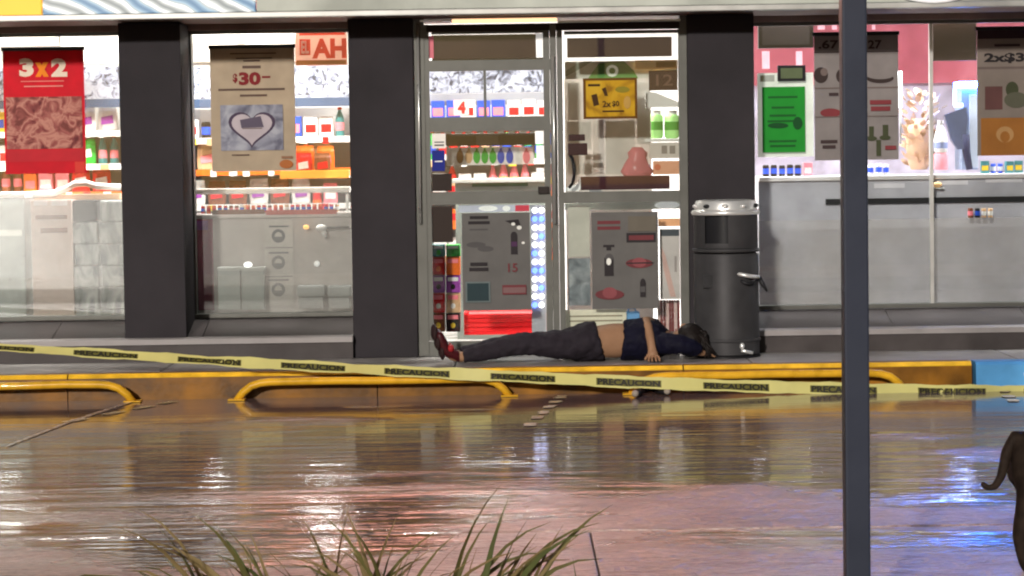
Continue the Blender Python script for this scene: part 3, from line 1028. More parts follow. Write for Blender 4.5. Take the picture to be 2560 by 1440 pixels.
    fill(at(500, 500, .8).x, at(862, 500, .8).x, .82, zc, [('can', 'tan'), ('can', 'red'), ('can', 'orange'), ('can', 'white'), ('can', 'brown')], 'on the low counter behind the second window', 'cans on the low counter', .42)
    P = Poster('magenta_panel', 'magenta advertising panel on the low counter beside the first pillar', (474, 546, 534, 776), Y - .012, printed('magenta_print', [(120, 40, 66), (168, 60, 96), (190, 90, 120)], scale=3, detail=2, stretch=(1, 1, .5), trans=0), cat='panel')
    P.box(485, 552, 520, 575, gm('purple')).done()
    P = Poster('notice_sheet', 'tall pale sheet with three dark emblems on the low counter', (662, 548, 734, 764), Y - .012, rgb('notice_paper', 196, 190, 184), cat='notice')
    dk = rgb('notice_ink', 96, 98, 102)
    for y in (590, 656, 724):
        P.ell(696, y, 17, 17, dk).ell(696, y, 9, 10, MATS['notice_paper']).poly([(680, y + 2), (712, y + 2), (696, y + 14)], dk)
        P.box(672, y - 26, 722, y - 22, dk)
    P.box(664, 618, 732, 620, dk).box(664, 690, 732, 692, dk).done()
    for k, (a, c) in enumerate(((545, 600), (604, 660))):
        pbox_ = thing('storage_box', f'grey green storage box at the foot of the low counter, {"left" if k == 0 else "right"} one of the pair', 'box', (at((a + c) / 2, 770, .50).x, .53, zs), 'storage boxes at the foot of the low counter')
        pbox('box_body', (a, 676, c, 774), .50, .07, mat('grey_green_box', (.27, .31, .29), rough=.4), pbox_)
        pbox('box_lid', (a - 2, 668, c + 2, 677), .496, .078, mat('pale_lid', (.45, .47, .44), rough=.4), pbox_)
    t = thing('table_lamp', 'small white lamp on the storage boxes behind the second window', 'lamp', (at(620, 666, .53).x, .53, 0.72))
    c = at(620, 662, .53)
    MB().ball((c.x, .53, c.z), (.028, .02, .018), sub=3).build('bulb', mat('lamp_white', (1, .98, .92), emit=3), t, True)
    MB().lathe([(.02, 0), (.02, .006), (.008, .008), (.008, .02)], (c.x, .53, c.z - .035), 12).build('lamp_base', M_white, t)
    t = thing('hand_scanner', 'white scanner with an orange light on the low counter beside the second pillar', 'scanner', (at(800, 572, .58).x, .55, 0.9))
    c = at(803, 570, .55)
    MB().ball((c.x, .56, c.z), (.035, .03, .024), sub=3).build('scanner_head', M_white, t, True)
    MB().tube([(c.x + .01, .565, c.z - .015), (c.x + .025, .57, c.z - .06)], [.018, .013], 10).build('grip', M_white, t, True)
    MB().tube([(c.x + .03, .565, c.z), (c.x + .18, .57, c.z + .004)], .006, 8).build('cable', M_black, t, True)
    c = at(765, 568, .55)
    MB().ball((c.x, .56, c.z), (.02, .016, .015), sub=2).build('indicator', mat('orange_glow', (1, .45, .12), emit=2.2), t, True)
    t = thing('round_button', 'small white round knob on the pale counter front beside the second pillar', 'button', (at(793, 659, Y).x, Y, .7))
    c = at(793, 659, Y)
    MB().ball((c.x, Y - .02, c.z), (.02, .02, .02), sub=3).build('knob_ball', mat('knob_white', (.9, .9, .88), rough=.2, emit=.5), t, True)
    MB().tube([(c.x, Y - .01, c.z), (c.x, Y + .002, c.z)], .014, 12).build('knob_plate', M_alu_light, t)
    # two grey padded seats at the lower right of that window
    t = thing('bench', 'pale grey padded bench low behind the second window beside the second pillar', 'bench', (at(810, 760, .52).x, .54, zs))
    for a, c in ((742, 812), (818, 878)):
        X0_, Z0_, X1_, Z1_ = rect((a, 714, c, 742), .49)
        MB().box(X0_, .49, Z0_, X1_, .60, Z1_, bev=.015).build('pad', mat('grey_vinyl', (.36, .37, .36), rough=.4), t)
        X0_, Z0_, X1_, Z1_ = rect((a + 4, 744, c - 4, 772), .50)
        MB().box(X0_, .50, Z0_, X1_, .59, Z1_, bev=.006).build('base', MATS['grey_vinyl'], t)
interior_second()

# ---- posters on the two left windows
def posters_left():
    Y = GY - 0.03
    P = Poster('red_poster', 'red poster with 3x2 and a picture of snacks on the leftmost window', (10, 122, 212, 434), Y, rgb('poster_red', 205, 34, 48, trans=.22), hanger=M_black)
    wh = rgb('poster_white', 240, 226, 205, trans=.15)
    P.text('3', 48, 146, 84, 192, wh, .06).text('x', 88, 156, 122, 192, rgb('poster_orange', 240, 140, 40, trans=.15), .08).text('2', 128, 146, 168, 192, wh, .06)
    pk = rgb('poster_pale', 225, 150, 140, trans=.15)
    P.box(52, 202, 160, 204, pk).box(60, 214, 158, 217, pk)
    P.box(16, 242, 206, 372, printed('snack_picture', [(104, 44, 46), (150, 78, 74), (196, 138, 122), (160, 90, 84), (118, 60, 54)], scale=9, detail=4, distortion=1.1, trans=.15))
    P.box(18, 374, 210, 404, rgb('poster_red_low', 200, 48, 58, trans=.2)).box(188, 404, 212, 432, rgb('poster_red_tab', 216, 70, 60, trans=.2)).done()
    P = Poster('tan_poster', 'tan poster with $30 and a heart emblem on the second window', (527, 116, 738, 428), Y, rgb('poster_tan', 176, 160, 138, trans=.16), hanger=M_black)
    ink = rgb('poster_ink', 92, 74, 66)
    rd = rgb('poster_darkred', 120, 36, 40)
    P.box(575, 132, 690, 135, ink).box(590, 144, 680, 147, ink).box(608, 150, 650, 154, ink).box(606, 164, 652, 171, ink)
    P.text('$', 582, 184, 594, 208, rd, .04).text('30', 597, 180, 652, 213, rd, .05).box(655, 190, 676, 195, rd)
    P.box(546, 221, 712, 226, ink).box(600, 236, 668, 241, ink)
    P.box(552, 262, 708, 372, rgb('heart_panel', 128, 128, 142))
    P.box(552, 262, 708, 376, printed('heart_panel_print', [(96, 96, 112), (136, 138, 152), (166, 168, 178)], scale=10, trans=.08))
    def heart(s, m):
        pts = []
        for i in range(40):
            a = 2 * math.pi * i / 40
            pts.append((630 + s * 3.6 * 16 * math.sin(a) ** 3 / 1.0, 318 - s * 3.1 * (13 * math.cos(a) - 5 * math.cos(2 * a) - 2 * math.cos(3 * a) - math.cos(4 * a))))
        P.poly(pts, m)
    heart(1.02, rgb('heart_dark', 72, 60, 78))
    heart(.88, rgb('heart_pale', 176, 166, 172))
    P.poly([(600, 300), (652, 290), (660, 318), (604, 320)], rgb('heart_band', 88, 80, 96)).box(606, 320, 656, 322, ink)
    P.box(580, 386, 624, 389, ink).ell(716, 410, 17, 11, rgb('badge_orange', 160, 96, 52)).box(704, 390, 732, 396, rgb('badge_brown', 140, 104, 80)).done()
posters_left()

# ------------------------------------------------------------------ behind the doors
def interior_doors():
    # menu board deep in the shop
    Y = 2.6
    t = thing('menu_board', 'white board with a grey pattern hung deep in the shop behind the left door', 'sign', (at(1210, 200, Y).x, Y, 1.9))
    pbox('board', (1040, 176, 1372, 232), Y, .05, M_menu, t)
    pbox('lower_rail', (1040, 233, 1372, 262), Y - .01, .07, rgb('grey_rail', 150, 152, 160), t)
    Y = 2.5
    lv = [at(1200, y, Y).z for y in (640, 560, 480, 400, 300)]
    X0, X1 = at(1030, 400, Y).x, at(1400, 400, Y).x
    shelf_unit('white shelf unit of drinks deep in the shop behind the left door', X0, X1, Y, FZ, at(1200, 262, Y).z, lv, M_shelf)
    pals = [[('carton', 'white'), ('bottle', 'red')], [('carton', 'white'), ('can', 'orange')], [('bottle', 'red'), ('bottle', 'pink'), ('carton', 'white')],
            [('bottle', 'white'), ('bottle', 'green'), ('bottle', 'blue'), ('bottle', 'green')], [('carton', 'white'), ('can', 'red'), ('carton', 'blue'), ('can', 'white')]]
    for z, p, k in zip(lv, pals, ['bottom', 'second lowest', 'middle', 'second highest', 'top']):
        fill(X0 + .03, X1 - .03, Y + .1, z, p, f'on the {k} shelf behind the left door', 'goods behind the left door', .95)
    t = thing('price_sign', 'small white sign with a red 4 above the shelves behind the left door', 'sign', (at(1152, 270, 2.4).x, 2.4, 1.75))
    pbox('board', (1134, 250, 1172, 288), 2.4, .01, rgb('price_pink', 236, 190, 186), t)
    X0_, Z0_, X1_, Z1_ = rect((1144, 254, 1164, 284), 2.39)
    text_mesh('4', X0_, Z0_, X1_, Z1_, 2.395, gm('red'), t, bold=.05)
    t = thing('soft_toy', 'round beige paper lantern hung behind the left door', 'lantern', (at(1110, 268, 2.3).x, 2.3, 1.7))
    t.name = 'paper_lantern'
    c = at(1110, 262, 2.3)
    MB().ball((c.x, 2.3, c.z), (.075, .06, .085), sub=3).build('lantern_body', rgb('lantern_beige', 206, 180, 172), t, True)
    MB().tube([(c.x, 2.3, c.z + .08), (c.x, 2.3, 2.74)], .003, 6).build('cord', M_black, t)
    # checkout counter
    Y = 1.4
    t = thing('checkout_counter', 'grey green checkout counter behind the left door', 'counter', (at(1230, 470, Y).x, Y + .3, FZ))
    X0, Z0, X1, Z1 = rect((1140, 446, 1372, 800), Y)
    mm = mat('grey_green_counter', (.22, .25, .22), rough=.35)
    MB().box(X0, Y, FZ, X1, Y + .55, Z1 - .03, bev=.005).build('counter_body', mm, t)
    MB().box(X0 - .02, Y - .03, Z1 - .029, X1 + .02, Y + .57, Z1, bev=.006).build('counter_top', mat('counter_grey', (.42, .43, .40), rough=.3), t)
    pbox('inset', (1180, 456, 1320, 466), Y - .012, .01, rgb('deep_green', 30, 70, 56), t, 0)
    # dark header sign and colour strip
    t = thing('hanging_sign', 'long dark hanging sign behind the left door glass', 'sign', (at(1225, 348, .5).x, .5, 1.5))
    pbox('board', (1114, 333, 1340, 364), .5, .03, mat('sign_dark', (.06, .055, .055), rough=.4), t)
    pbox('pale_motif', (1190, 340, 1246, 362), .495, .004, rgb('motif_grey', 120, 118, 116), t, 0)
    P = Poster('bottle_strip', 'white strip printed with green and blue bottles behind the left door', (1116, 368, 1334, 412), .55, rgb('strip_white', 236, 228, 222, emit=.05), cat='sign')
    for i, (x, c) in enumerate(((1128, 'white'), (1150, 'brown'), (1172, 'tan'), (1192, 'green'), (1212, 'green'), (1232, 'green'), (1252, 'blue'), (1274, 'blue'), (1296, 'white'), (1316, 'pink'))):
        P.ell(x, 392, 9, 17, gm(c)).box(x - 3, 370, x + 3, 378, gm(c))
    P.done()
    # stickers on the left leaf
    Yd = DY - .004
    def sticker(name, label, r, m, cat='sticker', deco=None):
        P = Poster(name, label, r, DY - .002, m, cat=cat, thick=.003)
        if deco:
            deco(P)
        return P.done()
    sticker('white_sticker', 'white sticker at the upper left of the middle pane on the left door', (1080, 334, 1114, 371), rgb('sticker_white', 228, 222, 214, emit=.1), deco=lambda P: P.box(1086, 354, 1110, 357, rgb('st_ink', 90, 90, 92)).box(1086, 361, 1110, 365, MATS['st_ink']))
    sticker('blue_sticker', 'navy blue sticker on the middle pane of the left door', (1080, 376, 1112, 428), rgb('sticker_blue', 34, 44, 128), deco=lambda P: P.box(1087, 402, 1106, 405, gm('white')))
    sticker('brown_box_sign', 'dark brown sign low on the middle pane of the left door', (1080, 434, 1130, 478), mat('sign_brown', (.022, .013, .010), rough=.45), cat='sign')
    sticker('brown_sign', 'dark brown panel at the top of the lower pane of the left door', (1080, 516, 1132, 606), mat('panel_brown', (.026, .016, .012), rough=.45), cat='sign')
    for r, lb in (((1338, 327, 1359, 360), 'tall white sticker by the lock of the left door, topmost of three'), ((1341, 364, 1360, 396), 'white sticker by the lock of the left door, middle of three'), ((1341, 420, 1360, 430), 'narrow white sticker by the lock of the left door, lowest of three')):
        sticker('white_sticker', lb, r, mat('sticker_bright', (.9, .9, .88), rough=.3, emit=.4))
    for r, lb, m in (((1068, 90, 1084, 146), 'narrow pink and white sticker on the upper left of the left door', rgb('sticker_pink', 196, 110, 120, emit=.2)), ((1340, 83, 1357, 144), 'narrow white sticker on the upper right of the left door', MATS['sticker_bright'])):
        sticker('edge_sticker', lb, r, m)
    # stack of bright cartons behind the lower left pane
    stack = [('teal', 'green', 612, 642), ('red', 'orange', 643, 688), ('purple', 'purple', 689, 732), ('red', 'tan', 733, 782), ('brown', 'black', 783, 830)]
    for i, (cl, cr, y0, y1) in enumerate(stack):
        for j, (a, c, cc) in enumerate(((1080, 1112, cl), (1115, 1150, cr))):
            X0_, Z0_, X1_, Z1_ = rect((a, y0, c, y1), .5)
            t = thing('carton', f'{cc} carton, {["topmost", "second from the top", "third from the top", "fourth from the top", "lowest"][i]} in the {"left" if j == 0 else "right"} stack behind the left door', 'carton', ((X0_ + X1_) / 2, .6, Z0_), 'cartons stacked behind the left door')
            MB().box(X0_, .5, Z0_ + .001, X1_, .68, Z1_ - .001, bev=.003).build('carton_body', gm(cc), t)
            h = Z1_ - Z0_
            MB().box(X0_ + .012, .496, Z1_ - h * .32, X1_ - .012, .4995, Z1_ - h * .1).build('front_label', gm('white' if i in (2, 0) else 'pink'), t)
            MB().ball(((X0_ + X1_) / 2, .4995, Z0_ + h * .35), (.016, .003, .018), sub=2).build('printed_emblem', gm(['green', 'orange', 'black', 'white', 'yellow'][i]), t)
    # light string: twelve pairs of bulbs
    t = thing('light_string', 'vertical string of twelve pairs of white and blue bulbs behind the left door', 'lights', (at(1345, 650, .3).x, .3, SZ))
    X0_, Z0_, X1_, Z1_ = rect((1328, 512, 1364, 850), .33)
    MB().box(X0_, .33, Z0_, X1_, .345, Z1_).build('backing_strip', mat('strip_backing', (.45, .45, .5), rough=.4), t)
    mw = mat('bulb_white', (1, .97, .95), emit=3.2, vary=0)
    mb_ = mat('bulb_blue', (.12, .22, 1.0), emit=4.5, vary=0)
    me_c = {}
    for i in range(12):
        for j in range(2):
            c = at(1337 + 17 * j, 526 + 21.5 * i, .315)
            key = (i % 2 and (i + j) % 3 > 0)
            if key not in me_c:
                b = MB()
                b.ball((0, 0, 0), (.019, .014, .019), sub=2)
                tmp = b.build('bulb', mb_ if key else mw, None, True)
                me_c[key] = tmp.data
                bpy.data.objects.remove(tmp)
            o = bpy.data.objects.new('bulb', me_c[key])
            COL.objects.link(o)
            o.parent = t
            o.location = Vector((c.x, c.y, c.z)) - org(t)
    # crates of red drinks at the floor, floor mat, white paper
    t = thing('drink_crate', 'bright red plastic crate on the floor behind the left door', 'crate', (at(1270, 830, .7).x, .85, FZ))
    X0, Z0, X1, Z1 = rect((1160, 782, 1366, 836), .7)
    mr = rgb('crate_red', 232, 40, 44, rough=.3, emit=.12)
    MB().box(X0, .7, Z0, X1, 1.05, Z0 + .02).build('crate_floor', mr, t)
    for k in range(4):
        z = Z0 + .022 + k * (Z1 - Z0 - .022) / 4
        MB().box(X0, .7, z, X1, .72, z + .024, bev=.003).build('slat', mr, t)
        MB().box(X0, 1.03, z, X1, 1.05, z + .024, bev=.003).build('slat', mr, t)
    for x in (X0, X1 - .02):
        MB().box(x, .721, Z0 + .022, x + .02, 1.029, Z1).build('crate_side', mr, t)
    MB().box(X0 + .03, .73, Z0 + .02, X1 - .03, 1.02, Z1 - .01).build('packed_goods', rgb('crate_pink', 240, 90, 90), t)
    P = Poster('white_strip', 'white strip of stickers along the top of the lower pane on the left door', (1146, 512, 1324, 530), DY + .012, rgb('strip_lilac', 205, 208, 226, emit=.15), cat='sticker')
    P.box(1288, 513, 1323, 528, rgb('strip_red', 226, 70, 90, emit=.1)).ell(1220, 521, 24, 7, MATS['sticker_bright']).ell(1266, 521, 10, 7, MATS['sticker_bright']).done()
    # grey price posters low on both doors
    gp = rgb('poster_grey', 98, 96, 94, trans=.05)
    ink, ik2 = rgb('ink_dark', 44, 40, 42), rgb('ink_red', 104, 52, 56)
    P = Poster('price_poster', 'dark grey poster of drink prices low on the left door', (1156, 532, 1326, 776), DY - .008, gp)
    P.lines(1170, 540, 1225, 566, 2, ink, .4).box(1174, 572, 1220, 576, rgb('ink_mid', 78, 76, 76))
    P.ell(1190, 612, 24, 7, MATS['ink_mid']).ell(1214, 622, 20, 7, MATS['ink_mid'])
    P.box(1277, 588, 1294, 636, ink).ell(1285, 588, 8, 9, ink).box(1278, 604, 1293, 616, rgb('ink_purple', 70, 44, 72))
    P.poly([(1262, 552), (1296, 548), (1302, 566), (1280, 560)], ink).ell(1283, 560, 5, 4, rgb('spark', 220, 220, 214)).ell(1298, 569, 6, 5, MATS['spark']).ell(1308, 607, 4, 3, MATS['spark'])
    P.lines(1172, 656, 1222, 682, 2, ink, .35).text('15', 1270, 658, 1294, 680, ik2, .02)
    P.box(1164, 704, 1226, 756, rgb('ink_paleteal', 96, 106, 106)).box(1168, 708, 1222, 752, rgb('ink_teal', 40, 56, 60)).box(1256, 712, 1316, 736, ik2).box(1258, 718, 1314, 732, rgb('ink_rose', 116, 88, 88)).done()
    P = Poster('price_poster', 'dark grey poster of bottle prices low on the right door', (1480, 530, 1646, 772), DY - .008, gp)
    P.lines(1488, 552, 1556, 580, 2, ik2, .4).box(1566, 582, 1640, 606, ink).box(1572, 588, 1634, 600, ik2)
    P.box(1508, 612, 1536, 618, ink).box(1516, 618, 1528, 626, ink).box(1511, 644, 1534, 690, ink).ell(1523, 644, 10, 10, MATS['ink_mid']).ell(1522, 654, 6, 9, MATS['spark'])
    P.ell(1598, 658, 34, 12, ik2).ell(1598, 656, 18, 12, rgb('ink_rose2', 130, 70, 74)).box(1566, 656, 1634, 659, ink)
    P.ell(1524, 736, 36, 13, ik2).ell(1524, 732, 18, 14, MATS['ink_rose2'])
    P.box(1600, 704, 1614, 742, ink).ell(1607, 704, 6, 8, ink).box(1601, 716, 1613, 730, MATS['ink_mid']).box(1570, 540, 1640, 578, rgb('ink_olive', 100, 94, 84)).done()
    # right leaf upper: green arch sign, yellow poster, papers
    Y = .5
    t = thing('paper_display', 'white notice display of papers standing behind the upper pane of the right door', 'display', (at(1530, 330, Y).x, Y, FZ))
    X0, Z0, X1, Z1 = rect((1412, 196, 1628, 474), Y)
    MB().box(X0, Y, FZ, X1, Y + .004, Z1).build('back_board', mat('display_white', (.74, .69, .65), rough=.5, trans=.35), t)
    for a, b_, c, d in ((1420, 206, 1452, 300), (1418, 304, 1478, 372), (1482, 300, 1510, 420), (1514, 302, 1588, 436), (1420, 384, 1478, 436), (1592, 204, 1624, 360)):
        pbox('paper', (a, b_, c, d), Y - .004, .003, rgb('paper_' + str(a % 3), 236 - 8 * (a % 3), 228 - 6 * (a % 3), 222 - 6 * (a % 3), trans=.3), t, 0)
    P = Poster('arch_sign', 'green arch sign with a white round O badge behind the right door', (1412, 152, 1694, 196), .44, rgb('arch_white', 212, 214, 204), cat='sign')
    P.poly([(1470, 196), (1496, 160), (1520, 153), (1560, 153), (1584, 176), (1596, 196)], rgb('arch_green', 106, 160, 84))
    P.text('O', 1515, 162, 1546, 192, rgb('badge_white', 236, 244, 226, emit=.2), .05)
    P.poly([(1414, 178), (1440, 160), (1462, 153), (1482, 153), (1440, 178), (1414, 192)], rgb('arch_grey', 130, 140, 128)).done()
    P = Poster('yellow_poster', 'yellow poster with dark border on the right door', (1458, 195, 1593, 297), DY - .006, rgb('yposter_edge', 96, 62, 16))
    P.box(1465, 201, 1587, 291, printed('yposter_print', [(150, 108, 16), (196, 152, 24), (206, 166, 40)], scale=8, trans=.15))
    yk = rgb('yposter_ink', 62, 40, 14)
    P.box(1470, 210, 1500, 216, yk).ell(1556, 224, 18, 8, rgb('yposter_olive', 130, 118, 36)).poly([(1478, 238), (1492, 234), (1498, 262), (1484, 266)], yk).poly([(1504, 222), (1514, 218), (1520, 240), (1512, 240)], yk)
    P.text('2x', 1506, 252, 1528, 268, yk, .03).text('$0', 1530, 252, 1548, 268, yk, .03).ell(1568, 256, 9, 16, rgb('yposter_tan', 176, 140, 70)).box(1506, 276, 1560, 280, yk).done()
    P = Poster('orange_strip', 'orange strip at the upper right of the right door glass', (1588, 150, 1694, 172), .40, rgb('ostrip', 236, 186, 120, emit=.1), cat='sign')
    P.box(1640, 154, 1690, 168, rgb('ostrip_dark', 214, 150, 60)).done()
    P = Poster('brown_board', 'dark brown menu board at the right edge of the right door glass', (1622, 176, 1694, 226), .38, rgb('bboard', 70, 44, 38), cat='board')
    P.text('12', 1640, 186, 1682, 214, rgb('bboard_ink', 110, 80, 70), .01).done()
    t = thing('card_stand', 'white folded card under the brown menu board behind the right door', 'card', (at(1660, 250, .4).x, .4, 1.7))
    X0, Z0, X1, Z1 = rect((1614, 230, 1698, 268), .4)
    MB().prism([(X0, Z0), (X1, Z0), (X1, Z0 + .03), (X0 + .06, Z1), (X0, Z1)], 'y', .4, .43).build('card', M_white, t)
    for a, lb in ((1622, 'left'), (1662, 'right')):
        X0, Z0, X1, Z1 = rect((a, 276, a + 37, 346), .5)
        t = thing('drink_jug', f'green drink jug with white lid behind the right door, {lb} of the pair', 'jug', ((X0 + X1) / 2, .55, Z0), 'green drink jugs behind the right door')
        r_ = (X1 - X0) / 2
        h = Z1 - Z0
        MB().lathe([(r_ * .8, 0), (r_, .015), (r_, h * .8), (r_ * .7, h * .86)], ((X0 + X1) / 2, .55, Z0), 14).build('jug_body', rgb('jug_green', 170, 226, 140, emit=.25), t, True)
        MB().lathe([(r_ * .72, h * .86), (r_ * .72, h)], ((X0 + X1) / 2, .55, Z0), 14).build('lid', M_white, t)
        MB().lathe([(r_ * 1.01, h * .3), (r_ * 1.01, h * .6)], ((X0 + X1) / 2, .55, Z0), 14).build('bottle_label', rgb('jug_label', 90, 170, 70), t)
    t = thing('shelf_board', 'white shelf with price cards under the green jugs behind the right door', 'shelf', (at(1660, 352, .6).x, .6, 1.4))
    pbox('shelf', (1612, 347, 1704, 354), .48, .25, M_white, t, 0)
    pbox('price_board', (1624, 356, 1700, 396), .49, .02, rgb('price_grey', 205, 198, 192), t)
    for a in (1654, 1674):
        pbox('number_card', (a, 364, a + 14, 384), .484, .004, rgb('card_grey', 140, 134, 130), t, 0)
    t = thing('plastic_bag', 'translucent pink plastic bag behind the right door', 'bag', (at(1600, 430, .45).x, .5, 1.1))
    rows = []
    b = MB()
    c = at(1594, 440, .45)
    for z, rx in ((0, .085), (.03, .1), (.08, .075), (.12, .055), (.15, .06), (.185, .03)):
        rows.append([b.bm.verts.new((c.x + rx * math.cos(a) * random.uniform(.85, 1.12), .47 + .5 * rx * math.sin(a) * random.uniform(.85, 1.1), c.z + z)) for a in [2 * math.pi * k / 12 for k in range(12)]])
    for A, B in zip(rows, rows[1:]):
        for k in range(12):
            b.bm.faces.new((A[k], A[(k + 1) % 12], B[(k + 1) % 12], B[k]))
    b.bm.faces.new(rows[0][::-1]); b.bm.faces.new(rows[-1])
    b.build('bag_body', rgb('bag_pink', 232, 150, 156, rough=.25, trans=.4), t, True)
    P = Poster('orange_card', 'pale orange card beside the pink bag behind the right door', (1632, 402, 1700, 436), .48, rgb('ocard', 228, 168, 138), cat='card')
    P.ell(1626 + 18, 418, 8, 8, rgb('ocard_ink', 214, 120, 90)).done()
    for k, (pts, lb) in enumerate((([(1414, 478), (1414, 470), (1440, 462), (1452, 446), (1462, 450), (1460, 466), (1446, 478)], 'crumpled white paper on the right door rail beside the black handle'), ([(1472, 479), (1474, 466), (1488, 461), (1504, 464), (1504, 479)], 'small white paper cup beside the crumpled paper'))):
        t = thing('crumpled_paper' if k == 0 else 'paper_cup', lb, 'paper' if k == 0 else 'cup', (at(pts[0][0], 478, .12).x, .12, at(1440, 479, .12).z))
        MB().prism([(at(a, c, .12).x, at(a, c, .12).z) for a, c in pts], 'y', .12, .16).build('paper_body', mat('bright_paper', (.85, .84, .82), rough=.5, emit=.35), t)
    # right leaf lower
    P = Poster('cream_sign', 'plain cream panel at the left of the lower pane on the right door', (1421, 516, 1474, 642), .14, rgb('cream_panel', 206, 202, 190, emit=.06), cat='panel').done()
    P = Poster('grey_picture', 'mottled grey picture panel under the cream panel on the right door', (1421, 646, 1476, 764), .14, printed('grey_picture', [(104, 110, 116), (140, 146, 152), (176, 180, 184)], scale=10, trans=0), cat='panel').done()
    P = Poster('cream_band', 'cream striped panel along the foot of the right door', (1414, 774, 1566, 832), .16, rgb('cream_band', 230, 222, 200, emit=.18), cat='panel')
    for y in (788, 800, 816):
        P.box(1424, y, 1556, y + 4, rgb('cream_shade', 168, 156, 136))
    P.done()
    t = thing('blue_bag', 'pale blue plastic bag on the floor behind the right door', 'bag', (at(1576, 800, .2).x, .22, FZ))
    X0, Z0, X1, Z1 = rect((1562, 772, 1600, 832), .2)
    MB().box(X0, .2, FZ, X1, .28, Z1 - .02, bev=.012).build('bag_body', rgb('bag_blue', 120, 172, 224, emit=.1), t)
    MB().tube([(X0 + .02, .24, Z1 - .03), (X0 + .03, .24, Z1), (X1 - .03, .24, Z1), (X1 - .02, .24, Z1 - .03)], .006, 8).build('handle', rgb('bag_blue', 0, 0, 0), t)
    t = thing('oval_sign', 'white oval sign at the top of the lower pane of the right door', 'sign', (at(1668, 513, .3).x, .3, 1.05))
    c = at(1668, 513, .3)
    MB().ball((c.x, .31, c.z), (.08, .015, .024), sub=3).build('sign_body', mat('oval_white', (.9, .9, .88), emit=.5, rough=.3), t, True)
    pbox('top_rail', (1412, 506, 1700, 524), .34, .03, rgb('rail_white', 214, 216, 204, emit=.12), t)
    pbox('orange_label', (1646, 546, 1700, 566), .33, .02, rgb('label_orange', 240, 176, 130, emit=.12), t)
    P = Poster('tall_notice', 'tall pale notice with dark heading at the right edge of the right door', (1650, 572, 1700, 748), .18, rgb('notice_pale', 216, 206, 204), cat='notice')
    P.box(1652, 574, 1698, 590, rgb('notice_head', 84, 88, 96)).box(1686, 640, 1692, 680, rgb('notice_mark', 176, 164, 162)).poly([(1652, 612), (1664, 640), (1690, 742), (1676, 742), (1658, 668)], rgb('notice_pink', 226, 186, 178)).done()
    t = thing('striped_curtain', 'dull red hanging cloth with pale streaks low behind the right door beside the bin', 'cloth', (at(1672, 790, .3).x, .3, SZ))
    for k in range(8):
        a = 1644 + k * 7
        X0, Z0, X1, Z1 = rect((a, 750, a + 6, 834), .3 + .01 * (k % 2))
        MB().box(X0, .3 + .012 * (k % 2), Z0, X1 + .002, .309 + .012 * (k % 2), Z1, bev=.003).build('fold', rgb('cloth_red', 128, 64, 62) if k % 3 else rgb('cloth_pale', 222, 190, 184), t)
interior_doors()

